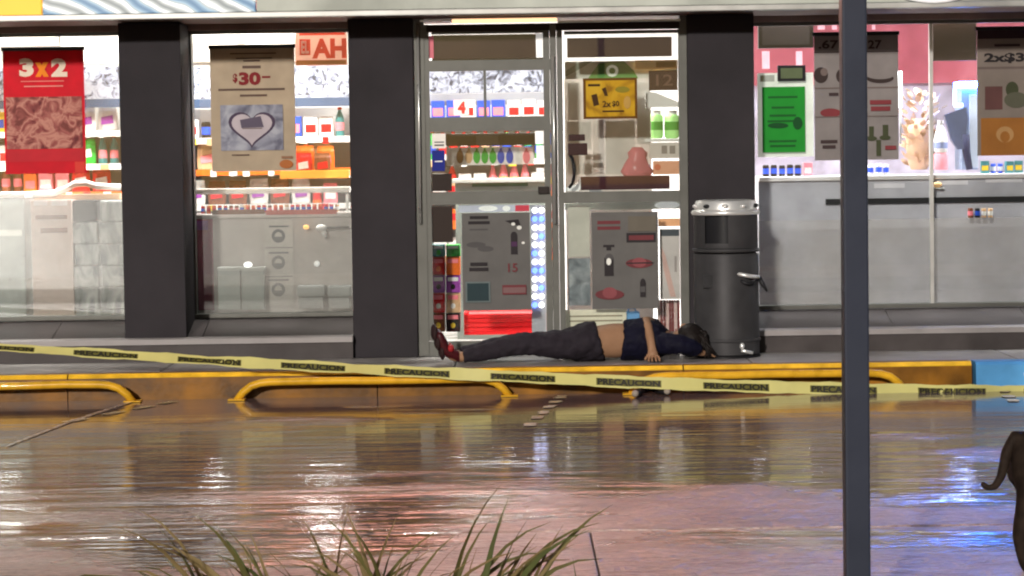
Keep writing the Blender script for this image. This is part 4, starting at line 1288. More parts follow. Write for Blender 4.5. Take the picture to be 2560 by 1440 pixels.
# ------------------------------------------------------------------ right hand windows
def interior_right():
    # back colour wall: pink and mauve
    Y = 2.9
    t = thing('pink_banner', 'wide pink banner across the top of the right windows inside the shop', 'banner', (at(2200, 100, Y).x, Y, 2.0))
    pk = printed('pink_print', [(140, 64, 76), (156, 76, 88), (168, 92, 102)], scale=2.2, detail=3, trans=0)
    pbox('cloth', (1880, 20, 2700, 208), Y, .03, pk, t)
    P_ = rgb('banner_pale', 236, 178, 186)
    for a, c in ((1905, 1932), (1990, 2014), (2044, 2070), (2080, 2100), (2180, 2196)):
        y0 = 128 if a < 2030 else 48
        pbox('printed_mark', (a, y0, c - 8, y0 + 44 if a < 2030 else 74), Y - .004, .003, P_, t, 0)
    t = thing('partition', 'mauve grey partition inside the right windows', 'partition', (at(2300, 350, Y).x, Y + .1, FZ))
    X0, Z0, X1, Z1 = rect((1880, 207, 2800, 420), Y + .02)
    MB().box(X0, Y + .06, FZ, X1, Y + .14, Z1).build('partition_panel', printed('mauve_wall', [(138, 130, 142), (164, 156, 170), (184, 178, 192)], scale=3, detail=4, trans=0), t)
    # dark screen, small green sign
    t = thing('wall_screen', 'dark blank screen at the top left of the right window beside the third pillar', 'screen', (at(1965, 85, .7).x, .72, 2.0))
    pbox('bezel', (1896, 52, 2034, 120), .7, .05, M_black, t)
    pbox('screen', (1906, 60, 2024, 112), .694, .005, mat('screen_grey', (.052, .05, .054), rough=.2), t, 0)
    t = thing('small_sign', 'small dark green sign in a black frame above the green notice', 'sign', (at(1978, 182, .42).x, .43, 1.8))
    pbox('frame', (1944, 163, 2014, 203), GY - .026, .02, M_black, t)
    pbox('sign_face', (1952, 170, 2006, 196), GY - .03, .003, rgb('sign_green', 92, 104, 76), t, 0)
    P = Poster('white_backing', 'white backing sheet behind the green notice on the right window', (1894, 182, 2034, 392), GY + .02, rgb('backing_white', 236, 238, 232, emit=.35), cat='sheet')
    P.box(1900, 188, 1936, 204, rgb('backing_grey', 196, 200, 198)).done()
    P = Poster('green_notice', 'bright green notice with lines of dark text on the right window beside the third pillar', (1906, 217, 2013, 381), GY - .016, rgb('notice_green', 44, 158, 58, trans=.3), cat='notice')
    dg = rgb('notice_green_ink', 24, 92, 36)
    for y in (240, 266, 286, 300, 350, 362):
        P.lines(1918, y, 1996, y + 7, 1, dg, .2)
    P.ell(1945, 314, 26, 7, rgb('notice_blob', 20, 72, 34)).ell(1994, 308, 12, 16, MATS['notice_blob']).done()
    # grey poster behind the street post
    P = Poster('grey_poster', 'grey price poster of spectacles and drinks hung behind the street post', (2036, 84, 2246, 400), GY - .02, rgb('poster_grey2', 132, 126, 124, trans=.12), hanger=M_black)
    ink, rd, olive = rgb('gp_ink', 62, 50, 50), rgb('gp_red', 118, 52, 56), rgb('gp_olive', 62, 66, 46)
    P.text('.67', 2046, 100, 2096, 122, ink, .03).text('27', 2170, 100, 2204, 122, ink, .03).box(2036, 128, 2246, 131, ink)
    P.ell(2052, 188, 18, 20, rgb('gp_dark', 54, 44, 42)).ell(2060, 180, 9, 10, rgb('gp_mid', 104, 92, 88)).ell(2104, 190, 14, 18, MATS['gp_dark']).ell(2200, 196, 34, 12, MATS['gp_dark']).ell(2200, 188, 34, 10, MATS['poster_grey2'])
    P.box(2036, 218, 2246, 221, MATS['gp_mid']).box(2072, 232, 2096, 240, ink).ell(2076, 282, 26, 11, rd).lines(2170, 250, 2232, 282, 2, rd, .3).box(2036, 290, 2246, 292, MATS['gp_mid'])
    P.box(2172, 316, 2184, 346, olive).box(2206, 312, 2220, 342, olive).ell(2178, 346, 14, 6, olive).ell(2212, 344, 14, 6, olive).box(2190, 350, 2202, 390, olive)
    P.lines(2050, 350, 2094, 376, 2, ink, .4).box(2212, 364, 2240, 374, rd).done()
    t = thing('white_tube_light', 'upright white tube light beside the grey price poster', 'light', (at(2250, 224, .7).x, .7, 1.5))
    p0, p1 = at(2250, 178, .7), at(2251, 270, .7)
    MB().tube([p0, p1], .014, 10).build('tube', mat('tube_glow_white', (1, .99, .97), emit=1.8), t, True)
    MB().tube([p1, at(2252, 360, .7)], .006, 8).build('stem', M_alu_light, t, True)
    # grey board and tan poster at the right
    t = thing('brown_grey_board', 'plain brownish grey board at the top of the far right window', 'board', (at(2384, 92, .6).x, .6, 2.0))
    pbox('board', (2332, 36, 2442, 152), .6, .02, rgb('board_taupe', 104, 88, 84), t)
    P = Poster('offer_poster', 'grey and orange offer poster with 2x$3 at the right edge', (2443, 70, 2650, 388), GY - .03, rgb('poster_grey3', 128, 118, 110, trans=.1), hanger=M_black)
    P.box(2444, 74, 2648, 96, rgb('op_top', 52, 36, 42)).box(2486, 110, 2550, 116, ink).text('2x$31', 2460, 132, 2580, 158, rgb('op_ink', 38, 34, 36), .04)
    P.box(2444, 166, 2648, 172, MATS['gp_mid']).box(2462, 216, 2506, 274, rgb('op_maroon', 92, 62, 60)).ell(2530, 224, 16, 20, olive).ell(2540, 250, 30, 20, rgb('op_leaf', 84, 84, 70))
    P.box(2452, 294, 2648, 388, rgb('op_orange', 146, 96, 44)).ell(2512, 336, 22, 20, rgb('op_tan', 168, 130, 84)).ell(2512, 342, 12, 14, MATS['op_orange']).done()
    # tan artificial tree
    Y = 1.15
    t = thing('dried_bouquet', 'tan bushy bouquet of dried leaves standing behind the right counter', 'bouquet', (at(2300, 430, Y).x, Y, 1.15))
    M_tan = [rgb('leaf_tan', 182, 150, 124), rgb('leaf_pale', 216, 196, 178), rgb('leaf_brown', 150, 118, 92)]
    c0 = at(2298, 424, Y)
    MB().lathe([(.055, 0), (.075, .05), (.09, .16), (.085, .26), (.05, .34)], (c0.x, Y, c0.z), 16).build('trunk', M_tan[0], t, True)
    lf = {}
    for k in range(3):
        b = MB()
        b.face([(-.012, 0, 0), (.012, 0, 0), (.024, -.012, .03), (.014, -.02, .06), (0, -.022, .07), (-.014, -.02, .06), (-.024, -.012, .03)])
        o = b.build('leaf', M_tan[k])
        lf[k] = o.data
        bpy.data.objects.remove(o)
    for i in range(170):
        f = random.random()
        z = .02 + .5 * f
        ang = random.uniform(0, 2 * math.pi)
        rr = (.075 + .02 * f) if z < .34 else random.uniform(.02, .16)
        o = bpy.data.objects.new('leaf', lf[0 if z < .3 and random.random() < .7 else random.randint(0, 2)])
        COL.objects.link(o)
        o.parent = t
        o.location = Vector((c0.x + rr * math.cos(ang), Y + rr * math.sin(ang), c0.z + z)) - org(t)
        o.rotation_euler = (random.uniform(.2, .9), random.uniform(-.6, .6), ang + math.pi / 2 + random.uniform(-.4, .4))
        s_ = random.uniform(.55, 1.0)
        o.scale = (s_, s_, s_)
    # till monitor and its arm, bottles
    Y = 1.0
    t = thing('till_machine', 'blue grey till machine with a bright white edge behind the right counter', 'machine', (at(2420, 430, Y).x, Y + .1, 1.1))
    mb_ = rgb('machine_blue', 120, 134, 156, rough=.3)
    pbox('cabinet', (2404, 224, 2444, 424), Y, .25, mb_, t)
    pbox('cabinet_side', (2424, 236, 2446, 420), Y - .02, .018, rgb('machine_pale', 170, 178, 192), t)
    pbox('top_light', (2398, 204, 2446, 219), Y - .04, .2, mat('machine_light', (.04, .20, 1), emit=110, vary=0), t)
    pbox('bracket', (2384, 222, 2392, 264), Y - .02, .02, mat('bracket_white', (.4, .6, 1), emit=6, vary=0), t)
    pbox('bracket', (2386, 258, 2408, 268), Y - .022, .02, MATS['bracket_white'], t)
    a, c = at(2372, 290, Y - .05), at(2416, 372, Y - .05)
    MB().prism([(at(x, y, Y).x, at(x, y, Y).z) for x, y in ((2356, 288), (2410, 268), (2414, 300), (2410, 330), (2414, 372), (2390, 374), (2374, 352))], 'y', Y - .08, Y - .03).build('screen', rgb('screen_slate', 70, 78, 100, rough=.25), t)
    MB().tube([at(2412, 336, Y - .06), at(2416, 380, Y - .06), at(2424, 424, Y - .06)], [.03, .026, .022], 10).build('arm', rgb('arm_navy', 30, 34, 58), t, True)
    t = thing('white_bottle', 'white plastic bottle with a tapered neck in front of the till machine', 'bottle', (at(2352, 396, .85).x, .85, 1.1))
    c = at(2352, 424, .85)
    k = .85
    MB().lathe([(.034, .11), (.042, .12), (.044, .2), (.03, .26), (.016, .29), (.014, .3)], (c.x, .85, c.z), 14).build('bottle_body', M_white, t, True)
    MB().lathe([(.043, 0), (.045, .01), (.044, .1), (.034, .109)], (c.x, .85, c.z), 14).build('bottle_foot', gm('pink'), t, True)
    MB().lathe([(.0455, .14), (.0455, .18)], (c.x, .85, c.z), 14).build('bottle_label', rgb('label_blue', 130, 140, 176), t)
    MB().lathe([(.02, .3), (.02, .325)], (c.x, .85, c.z), 10).build('cap', rgb('cap_grey', 190, 186, 192), t)
    # counter
    Y = .72
    X0, Z0, X1, Z1 = rect((1896, 436, 2760, 492), Y)
    t = thing('sales_counter', 'long pale blue grey sales counter inside the right windows', 'counter', ((X0 + X1) / 2, Y + .3, FZ))
    mc = rgb('counter_bluegrey', 186, 184, 194, rough=.3)
    MB().box(X0, Y, FZ, X1, Y + .55, Z1 - .032).build('counter_body', mc, t)
    MB().box(X0, Y - .04, Z1 - .031, X1, Y + .58, Z1, bev=.006).build('counter_top', rgb('counter_white', 214, 210, 214, rough=.2), t)
    b1 = at(2065, 498, Y - .03).x
    MB().box(b1, Y - .03, at(2300, 508, Y).z, X1, Y - .004, at(2300, 494, Y).z).build('black_band', M_black, t)
    for a, c, y0, y1 in ((2185, 2262, 458, 470), (2340, 2420, 452, 462), (2464, 2556, 446, 456)):
        pbox('label_strip', (a, y0, c, y1), Y - .006, .004, rgb('strip_pale', 226, 222, 230), t, 0)
    ztop = Z1
    fill(at(1906, 430, .86).x, at(2040, 430, .86).x, .86, ztop, [('carton', 'white'), ('can', 'red'), ('can', 'black'), ('carton', 'pink')], 'on the sales counter behind the green notice', 'goods on the sales counter', .62)
    fill(at(2168, 430, .84).x, at(2240, 430, .84).x, .84, ztop, [('carton', 'white'), ('can', 'white')], 'on the sales counter beside the street post', 'goods on the sales counter', .6)
    fill(at(2450, 430, .84).x, at(2640, 430, .84).x, .84, ztop, [('carton', 'teal'), ('can', 'blue'), ('carton', 'black')], 'on the sales counter under the offer poster', 'goods on the sales counter', .55)
    t = thing('receipt_roll', 'black card reader hanging on the counter front in the far right window', 'reader', (at(2432, 465, Y).x, Y, 1.0))
    t.name = 'card_reader'
    pbox('reader_body', (2424, 452, 2444, 484), Y - .05, .04, M_black, t, .01)
    MB().tube([at(2434, 452, Y - .03), at(2430, 430, Y - .02)], .006, 8).build('cable', M_black, t)
    t = thing('bread_roll', 'round golden bread roll on the counter ledge in the far right window', 'bread', (at(2344, 460, Y - .05).x, Y - .05, 1.02))
    c = at(2345, 462, Y - .07)
    MB().ball((c.x, c.y + .02, c.z), (.03, .022, .02), sub=3).build('crust', rgb('bread_gold', 224, 180, 128), t, True)
    MB().box(c.x - .04, c.y, c.z - .026, c.x + .04, c.y + .045, c.z - .02).build('dish', M_white, t)
    # low white backs of the units, seen through the lower glass, with a row of goods on the ledge
    Y = GY + .06
    seams = [1896, 2064, 2326, 2700]
    tones = [(240, 232, 230), (238, 229, 225), (206, 212, 224)]
    for k, (a, c) in enumerate(zip(seams, seams[1:])):
        X0, Z0, X1, Z1 = rect((a + 1.5, 552, c - 1.5, 754), Y)
        t = thing('back_panel_unit', ['white low cabinet back behind the bin', 'white low cabinet back behind the street post', 'blue grey low cabinet back in the far right window'][k], 'cabinet', ((X0 + X1) / 2, Y + .1, FZ))
        t.name = 'low_cabinet'
        m = rgb(f'cabinet_tone_{k}', *tones[k], rough=.35, vary=.05, scale=2)
        MB().box(X0, Y, FZ, X1, Y + .14, Z1, bev=.004).build('cabinet_back', m, t)
        MB().box(X0, Y - .004, Z1 + .001, X1, Y + .16, Z1 + .02, bev=.003).build('cabinet_top', M_white, t)
        if k == 2:
          fill(X0 + .25, X1 - .5, Y + .07, Z1 + .021, [('can', 'tan'), ('packet', 'tan'), ('can', 'black'), ('packet', 'pink'), ('carton', 'tan'), ('can', 'brown')], ['on the low cabinet behind the bin', 'on the low cabinet behind the street post', 'on the low cabinet in the far right window'][k], 'goods on the low white cabinets', .5)
interior_right()

# ------------------------------------------------------------------ rubbish bin
def litter_bin():
    c = at(1818, 890, -0.28)
    cx, cy = c.x, -0.27
    R_ = .200
    t = thing('litter_bin', 'tall round dark steel litter bin with a shiny lid beside the doors', 'bin', (cx, cy, SZ))
    z = SZ
    smooth_by_angle(MB().lathe([(R_ - .012, .012), (R_, .02), (R_, .625), (R_ - .005, .635)], (cx, cy, z), 40).build('body', M_steel, t))
    smooth_by_angle(MB().lathe([(R_ + .004, 0), (R_ + .004, .012), (R_ - .008, .0125)], (cx, cy, z), 40).build('base_ring', M_black, t))
    for zz, nm in ((.105, 'band'), (.655, 'band')):
        smooth_by_angle(MB().lathe([(R_ - .004, -.012), (R_ + .006, -.009), (R_ + .009, 0), (R_ + .006, .009), (R_ - .004, .012)], (cx, cy, z + zz), 40).build(nm, M_steel, t))
    # hood with its opening
    a0 = math.radians(255)
    smooth_by_angle(MB().lathe([(R_ - .006, .668), (R_ - .004, .675), (R_ - .004, .87)], (cx, cy, z), 34, None, math.radians(-135 + 44), math.radians(225)).build('hood', M_steel, t))
    smooth_by_angle(MB().lathe([(R_ - .006, .668), (R_ - .004, .675), (R_ - .004, .70)], (cx, cy, z), 10, None, math.radians(-135), math.radians(-91)).build('hood_sill', M_steel, t))
    smooth_by_angle(MB().lathe([(R_ - .03, .64), (R_ - .03, .87)], (cx, cy, z), 30).build('liner', M_black, t))
    # lid: dished chrome with a rolled rim
    smooth_by_angle(MB().lathe([(R_ - .03, .868), (R_ + .006, .872), (R_ + .012, .885), (R_ + .006, .898), (R_ - .008, .905), (R_ - .012, .945), (R_ - .02, .958), (R_ - .05, .962), (R_ - .07, .95), (.05, .93)], (cx, cy, z), 40).build('lid', M_chrome, t), 50)
    for k in range(10):
        a = 2 * math.pi * k / 10 + .2
        MB().ball((cx + (R_ - .012) * math.cos(a), cy + (R_ - .012) * math.sin(a), z + .925), (.022, .022, .014), sub=2).build('lid_boss', M_chrome if k % 3 else M_black, t, True)
    # side handle with a tied bag end
    hx, hz = at(1868, 690, cy - R_ * .8).x, at(1868, 690, cy - R_ * .8).z
    pts = [(hx - .075 + .15 * i / 6, cy - R_ * .86 - .03 * math.sin(math.pi * i / 6) + .1 * max(0, (i - 3) / 3) ** 2, hz + .018 - .03 * i / 6) for i in range(7)]
    MB().tube(pts, .012, 10).build('handle', M_chrome, t, True)
    pts = [(hx - .05 + .11 * i / 6, cy - R_ * .86 - .02 * math.sin(math.pi * i / 6) + .08 * max(0, (i - 3) / 3) ** 2, hz - .02 - .025 * math.sin(math.pi * i / 6)) for i in range(7)]
    MB().tube(pts, .011, 10).build('handle', M_black, t, True)
    pts = [(hx + .085, cy - .05, hz - .01), (hx + .1, cy - .06, hz - .05), (hx + .13, cy - .07, hz - .10)]
    MB().tube(pts, [.012, .014, .008], 8).build('strap', M_black, t, True)
    MB().box(cx - .155, cy - R_ * .72 - .03, z + .43, cx - .06, cy - R_ * .72, z + .51, bev=.004).build('label_plate', mat('plate_dark', (.03, .03, .032), rough=.3), t)
    # latch at the foot
    fx = at(1860, 876, cy - R_).x
    MB().ball((fx - .01, cy - R_ * .93, z + .075), (.016, .014, .022), sub=2).build('foot_latch', M_chrome, t, True)
    MB().tube([(fx - .015, cy - R_ * .95, z + .05), (fx + .055, cy - R_ * .85, z + .03)], .011, 8).build('foot_latch', M_chrome, t, True)
litter_bin()

# ------------------------------------------------------------------ skinned figures
def skin(name, verts, edges, m, parent=None, sub=2, root=0):
    me = bpy.data.meshes.new(name)
    me.from_pydata([Vector(v[0]) for v in verts], edges, [])
    o = bpy.data.objects.new(name, me)
    COL.objects.link(o)
    md = o.modifiers.new('skin', 'SKIN')
    md.use_smooth_shade = True
    for i, v in enumerate(verts):
        r = v[1]
        me.skin_vertices[0].data[i].radius = r if isinstance(r, tuple) else (r, r)
        me.skin_vertices[0].data[i].use_root = (i == root)
    sb = o.modifiers.new('sub', 'SUBSURF')
    sb.levels = sb.render_levels = sub
    dg = bpy.context.evaluated_depsgraph_get()
    nm = bpy.data.meshes.new_from_object(o.evaluated_get(dg))
    nm.name = name
    bpy.data.objects.remove(o)
    nm.materials.clear()
    nm.materials.append(m)
    nm.polygons.foreach_set('use_smooth', [True] * len(nm.polygons))
    if parent:
        nm.transform(Matrix.Translation(-org(parent)))
    o = bpy.data.objects.new(name, nm)
    COL.objects.link(o)
    if parent:
        o.parent = parent
        ORG[o.name] = org(parent)
    return o

def chain(V, E, pts, start=None):
    prev = start
    idx = []
    for p in pts:
        V.append(p)
        i = len(V) - 1
        if prev is not None:
            E.append((prev, i))
        prev = i
        idx.append(i)
    return idx

def loft(b, rings, seg=20):
    # rings: (x, y, z, ry, rz, slant) cross-sections across the X axis
    R = []
    for x, y, z, ry, rz, sl in rings:
        R.append([b.bm.verts.new((x + sl * math.sin(2 * math.pi * k / seg), y + ry * math.cos(2 * math.pi * k / seg), z + rz * math.sin(2 * math.pi * k / seg))) for k in range(seg)])
    for A, B in zip(R, R[1:]):
        for k in range(seg):
            b.bm.faces.new((A[k], A[(k + 1) % seg], B[(k + 1) % seg], B[k]))
    b.bm.faces.new(R[0][::-1])
    b.bm.faces.new(R[-1])

def cloth(b, name, m, parent, voxel=.009, it=5):
    o = b.build(name + '_raw', m, None)
    r = o.modifiers.new('r', 'REMESH')
    r.mode = 'VOXEL'
    r.voxel_size = voxel
    sm = o.modifiers.new('s', 'SMOOTH')
    sm.iterations = it
    tx = bpy.data.textures.new('folds', 'CLOUDS')
    tx.noise_scale = .055
    dp = o.modifiers.new('d', 'DISPLACE')
    dp.texture = tx
    dp.strength = .024
    dp.mid_level = .5
    me = bpy.data.meshes.new_from_object(o.evaluated_get(bpy.context.evaluated_depsgraph_get()))
    bpy.data.objects.remove(o)
    me.name = name
    me.transform(Matrix.Translation(-org(parent)))
    me.polygons.foreach_set('use_smooth', [True] * len(me.polygons))
    if not me.materials:
        me.materials.append(m)
    o = bpy.data.objects.new(name, me)
    COL.objects.link(o)
    o.parent = parent
    ORG[o.name] = org(parent)
    return o

def lying_person():
    t = thing('person', 'person lying on the sidewalk in dark trousers, a navy top and red shoes', 'person', (.3, -.45, SZ))
    M_skin = rgb('skin', 148, 114, 88, rough=.5, vary=.06, scale=20)
    M_trs = rgb('dark_trousers', 40, 36, 42, rough=.75, vary=.2, scale=18, bump=.25, bscale=30)
    M_top = rgb('navy_top', 15, 15, 32, rough=.7, vary=.2, scale=18, bump=.25, bscale=30)
    M_hair = mat('dark_hair', (.012, .009, .008), rough=.45, vary=.3, scale=60, bump=.5, bscale=90)
    M_shoe = rgb('red_shoe', 62, 20, 24, rough=.35)
    z = SZ
    fy = -.16       # feet lie a little nearer the kerb than the head
    def Y(x, dy=0):
        return -.42 + fy * (1.0 - x) * .8 + dy
    V, E = [], []
    sp = chain(V, E, [((.50, Y(.5), z + .112), .098), ((.60, Y(.60), z + .122), .122), ((.70, Y(.70), z + .122), .108), ((.80, Y(.8), z + .122), .116), ((.895, Y(.9), z + .112), .085)])
    nk = chain(V, E, [((.955, Y(.95), z + .10), .047), ((.99, Y(1), z + .105), .062), ((1.045, Y(1.04), z + .115), .088), ((1.10, Y(1.1), z + .118), .078), ((1.135, Y(1.13), z + .118), .045)], sp[-1])
    for s in (-1, 1):
        lx = -.015 if s > 0 else 0
        chain(V, E, [((.40 + lx, Y(.40, .08 * s), z + .105), .07), ((.24 + lx, Y(.24, .085 * s), z + .108), .068), ((.06 + lx, Y(.06, .08 * s), z + .115), .055),
                     ((-.04 + lx, Y(-.04, .075 * s), z + .095), .052), ((-.22 + lx, Y(-.22, .07 * s), z + .062), .038), ((-.31 + lx, Y(-.31, .07 * s), z + .05), .034),
                     ((-.36 + lx, Y(-.36, .07 * s), z + .055), .036), ((-.41 + lx, Y(-.41, .075 * s), z + .12), .032), ((-.435 + lx, Y(-.43, .08 * s), z + .185), .022)], sp[0])
    # far arm folded over the chest, forearm and hand hanging towards the kerb
    fa = chain(V, E, [((.885, Y(.88, .16), z + .135), .05), ((.84, Y(.84, .10), z + .215), .042), ((.806, Y(.8, -.03), z + .235), .034), ((.812, Y(.81, -.10), z + .212), .033),
                      ((.825, Y(.82, -.165), z + .15), .028), ((.835, Y(.83, -.195), z + .085), .024), ((.842, Y(.84, -.21), z + .052), (.03, .018))], sp[-1])
    for k, (dx, dz, ln) in enumerate(((-.024, 0, .045), (-.008, 0, .054), (.010, 0, .052), (.026, .002, .04))):
        chain(V, E, [((.842 + dx, Y(.84, -.222), z + .036), .0085), ((.842 + dx * 1.2, Y(.84, -.238), z + .022 + .003 * k), .008), ((.842 + dx * 1.35, Y(.84, -.245 - ln * .4), z + .011), .0065)], fa[-1])
    chain(V, E, [((.815, Y(.81, -.205), z + .05), .010), ((.798, Y(.8, -.222), z + .032), .0085), ((.79, Y(.79, -.236), z + .018), .007)], fa[-2])
    # near arm bent back beside the head
    na = chain(V, E, [((.90, Y(.9, -.15), z + .10), .052), ((.985, Y(.98, -.19), z + .10), .042), ((1.07, Y(1.07, -.175), z + .075), .036), ((1.13, Y(1.13, -.14), z + .045), .027), ((1.16, Y(1.16, -.10), z + .04), (.026, .016))], sp[-1])
    for k, dy in enumerate((-.024, -.008, .008, .024)):
        chain(V, E, [((1.185, Y(1.18, -.085 + dy), z + .034), .0085), ((1.21, Y(1.2, -.07 + dy * 1.1), z + .024), .0078), ((1.228, Y(1.2, -.06 + dy * 1.1), z + .014), .0065)], na[-1])
    chain(V, E, [((1.15, Y(1.15, -.06), z + .04), .0095), ((1.165, Y(1.16, -.035), z + .03), .008)], na[-2])
    skin('body', V, E, M_skin, t)
    # face, turned up and a little towards the street
    fc = Vector((1.05, Y(1.05), z + .115))
    dirn = Vector((-.08, .80, .60)).normalized()
    sidev = dirn.cross(Vector((1, 0, 0))).normalized()
    upv = Vector((1, 0, 0))
    def fpt(u, v, r):
        d = (dirn + sidev * u).normalized()
        return fc + d * r + upv * v
    b = MB()
    b.tube([fpt(0, .022, .083), fpt(0, .004, .094), fpt(0, -.012, .105), fpt(0, -.018, .092)], [.008, .010, .013, .008], 8)
    b.build('nose', M_skin, t, True)
    for s in (-1, 1):
        p = fpt(.36 * s, .022, .086)
        MB().ball(p, (.012, .010, .008), sub=2).build('eyelid', M_skin, t, True)
        MB().tube([fpt(.2 * s, .038, .09), fpt(.38 * s, .042, .088), fpt(.54 * s, .036, .083)], .004, 6).build('eyebrow', M_hair, t)
        MB().tube([fpt(.22 * s, .018, .093), fpt(.37 * s, .015, .095), fpt(.5 * s, .018, .09)], .0025, 6).build('eyelash', M_hair, t)
    MB().tube([fpt(-.25, -.045, .083), fpt(0, -.042, .09), fpt(.25, -.045, .083)], [.003, .006, .003], 8).build('mouth', rgb('lips', 150, 76, 74), t, True)
    e = fpt(-1.5, .0, .085)
    MB().ball(e, (.026, .010, .016), sub=2).build('ear', M_skin, t, True)
    # hair: cap round the skull and loose strands spread on the paving towards the bin
    b = MB()
    for k in range(60):
        a = random.uniform(-1, 1)
        p0 = fc + Vector((random.uniform(.02, .075), a * .07, random.uniform(-.02, .075)))
        p1 = fc + Vector((random.uniform(.09, .13), a * .1, random.uniform(-.03, .05)))
        p2 = Vector((random.uniform(1.14, 1.22), fc.y + a * .16, z + random.uniform(.008, .05)))
        b.tube([p0, p1, p2], [.012, .012, .004], 5)
    b.ball(fc + Vector((.032, -.006, .0)), (.094, .108, .104), sub=3)
    b.build('hair', M_hair, t, True)
    # trousers: hips and two legs as one cloth surface
    b = MB()
    loft(b, [(.30, Y(.3), z + .105, .15, .085, 0), (.36, Y(.36), z + .112, .168, .104, 0), (.42, Y(.42), z + .118, .17, .116, 0), (.475, Y(.475), z + .12, .164, .120, -.012), (.53, Y(.53), z + .118, .154, .122, -.03)])
    for s in (-1, 1):
        lx = -.015 if s > 0 else 0
        b.tube([(.37 + lx, Y(.37, .078 * s), z + .105), (.24 + lx, Y(.24, .082 * s), z + .108), (.14 + lx, Y(.14, .082 * s), z + .113), (.06 + lx, Y(.06, .08 * s), z + .116), (.0 + lx, Y(0, .08 * s), z + .11),
                (-.12 + lx, Y(-.12, .075 * s), z + .088), (-.22 + lx, Y(-.22, .07 * s), z + .07), (-.30 + lx, Y(-.30, .07 * s), z + .057)], [.086, .078, .068, .062, .06, .055, .048, .043], 16)
    cloth(b, 'trousers', M_trs, t)
    # shirt pushed up over the midriff, with sleeves
    b = MB()
    loft(b, [(.665, Y(.665), z + .122, .15, .123, .014), (.74, Y(.74), z + .124, .158, .130, 0), (.81, Y(.81), z + .126, .165, .134, 0), (.88, Y(.88), z + .118, .17, .112, 0), (.93, Y(.93), z + .108, .12, .085, 0), (.955, Y(.955), z + .104, .075, .064, 0)])
    b.tube([(.885, Y(.88, .13), z + .135), (.862, Y(.86, .12), z + .18), (.842, Y(.84, .10), z + .218)], [.066, .06, .052], 14)
    b.tube([(.90, Y(.9, -.12), z + .102), (.95, Y(.95, -.17), z + .108), (1.0, Y(1, -.188), z + .104), (1.07, Y(1.07, -.175), z + .084), (1.115, Y(1.11, -.15), z + .066)], [.07, .066, .06, .052, .044], 14)
    cloth(b, 'shirt', M_top, t)
    # shoes
    for s in (-1, 1):
        lx = -.015 if s > 0 else 0
        V, E = [], []
        chain(V, E, [((-.318 + lx, Y(-.31, .07 * s), z + .055), (.036, .04)), ((-.372 + lx, Y(-.37, .07 * s), z + .05), (.042, .042)), ((-.405 + lx, Y(-.4, .075 * s), z + .10), (.04, .036)), ((-.432 + lx, Y(-.43, .08 * s), z + .165), (.036, .032)), ((-.446 + lx, Y(-.44, .085 * s), z + .212), (.024, .022))])
        sh_ = skin('shoe', V, E, M_shoe, t, root=1)
        b = MB()
        for k, (dx, zz, rr) in enumerate(((-.413, .085, .036), (-.437, .14, .037), (-.455, .195, .031))):
            b.ball((dx - .008 + lx, Y(dx, .08 * s), z + zz), (.018, rr, .05), sub=2)
        b.build('sole', rgb('shoe_sole', 44, 30, 30, rough=.6), sh_, True)
        MB().ball((-.372 + lx, Y(-.37, .075 * s) - .012, z + .105), (.022, .036, .026), sub=2).build('strap', rgb('shoe_strap', 158, 44, 48, rough=.4), sh_, True)
lying_person()

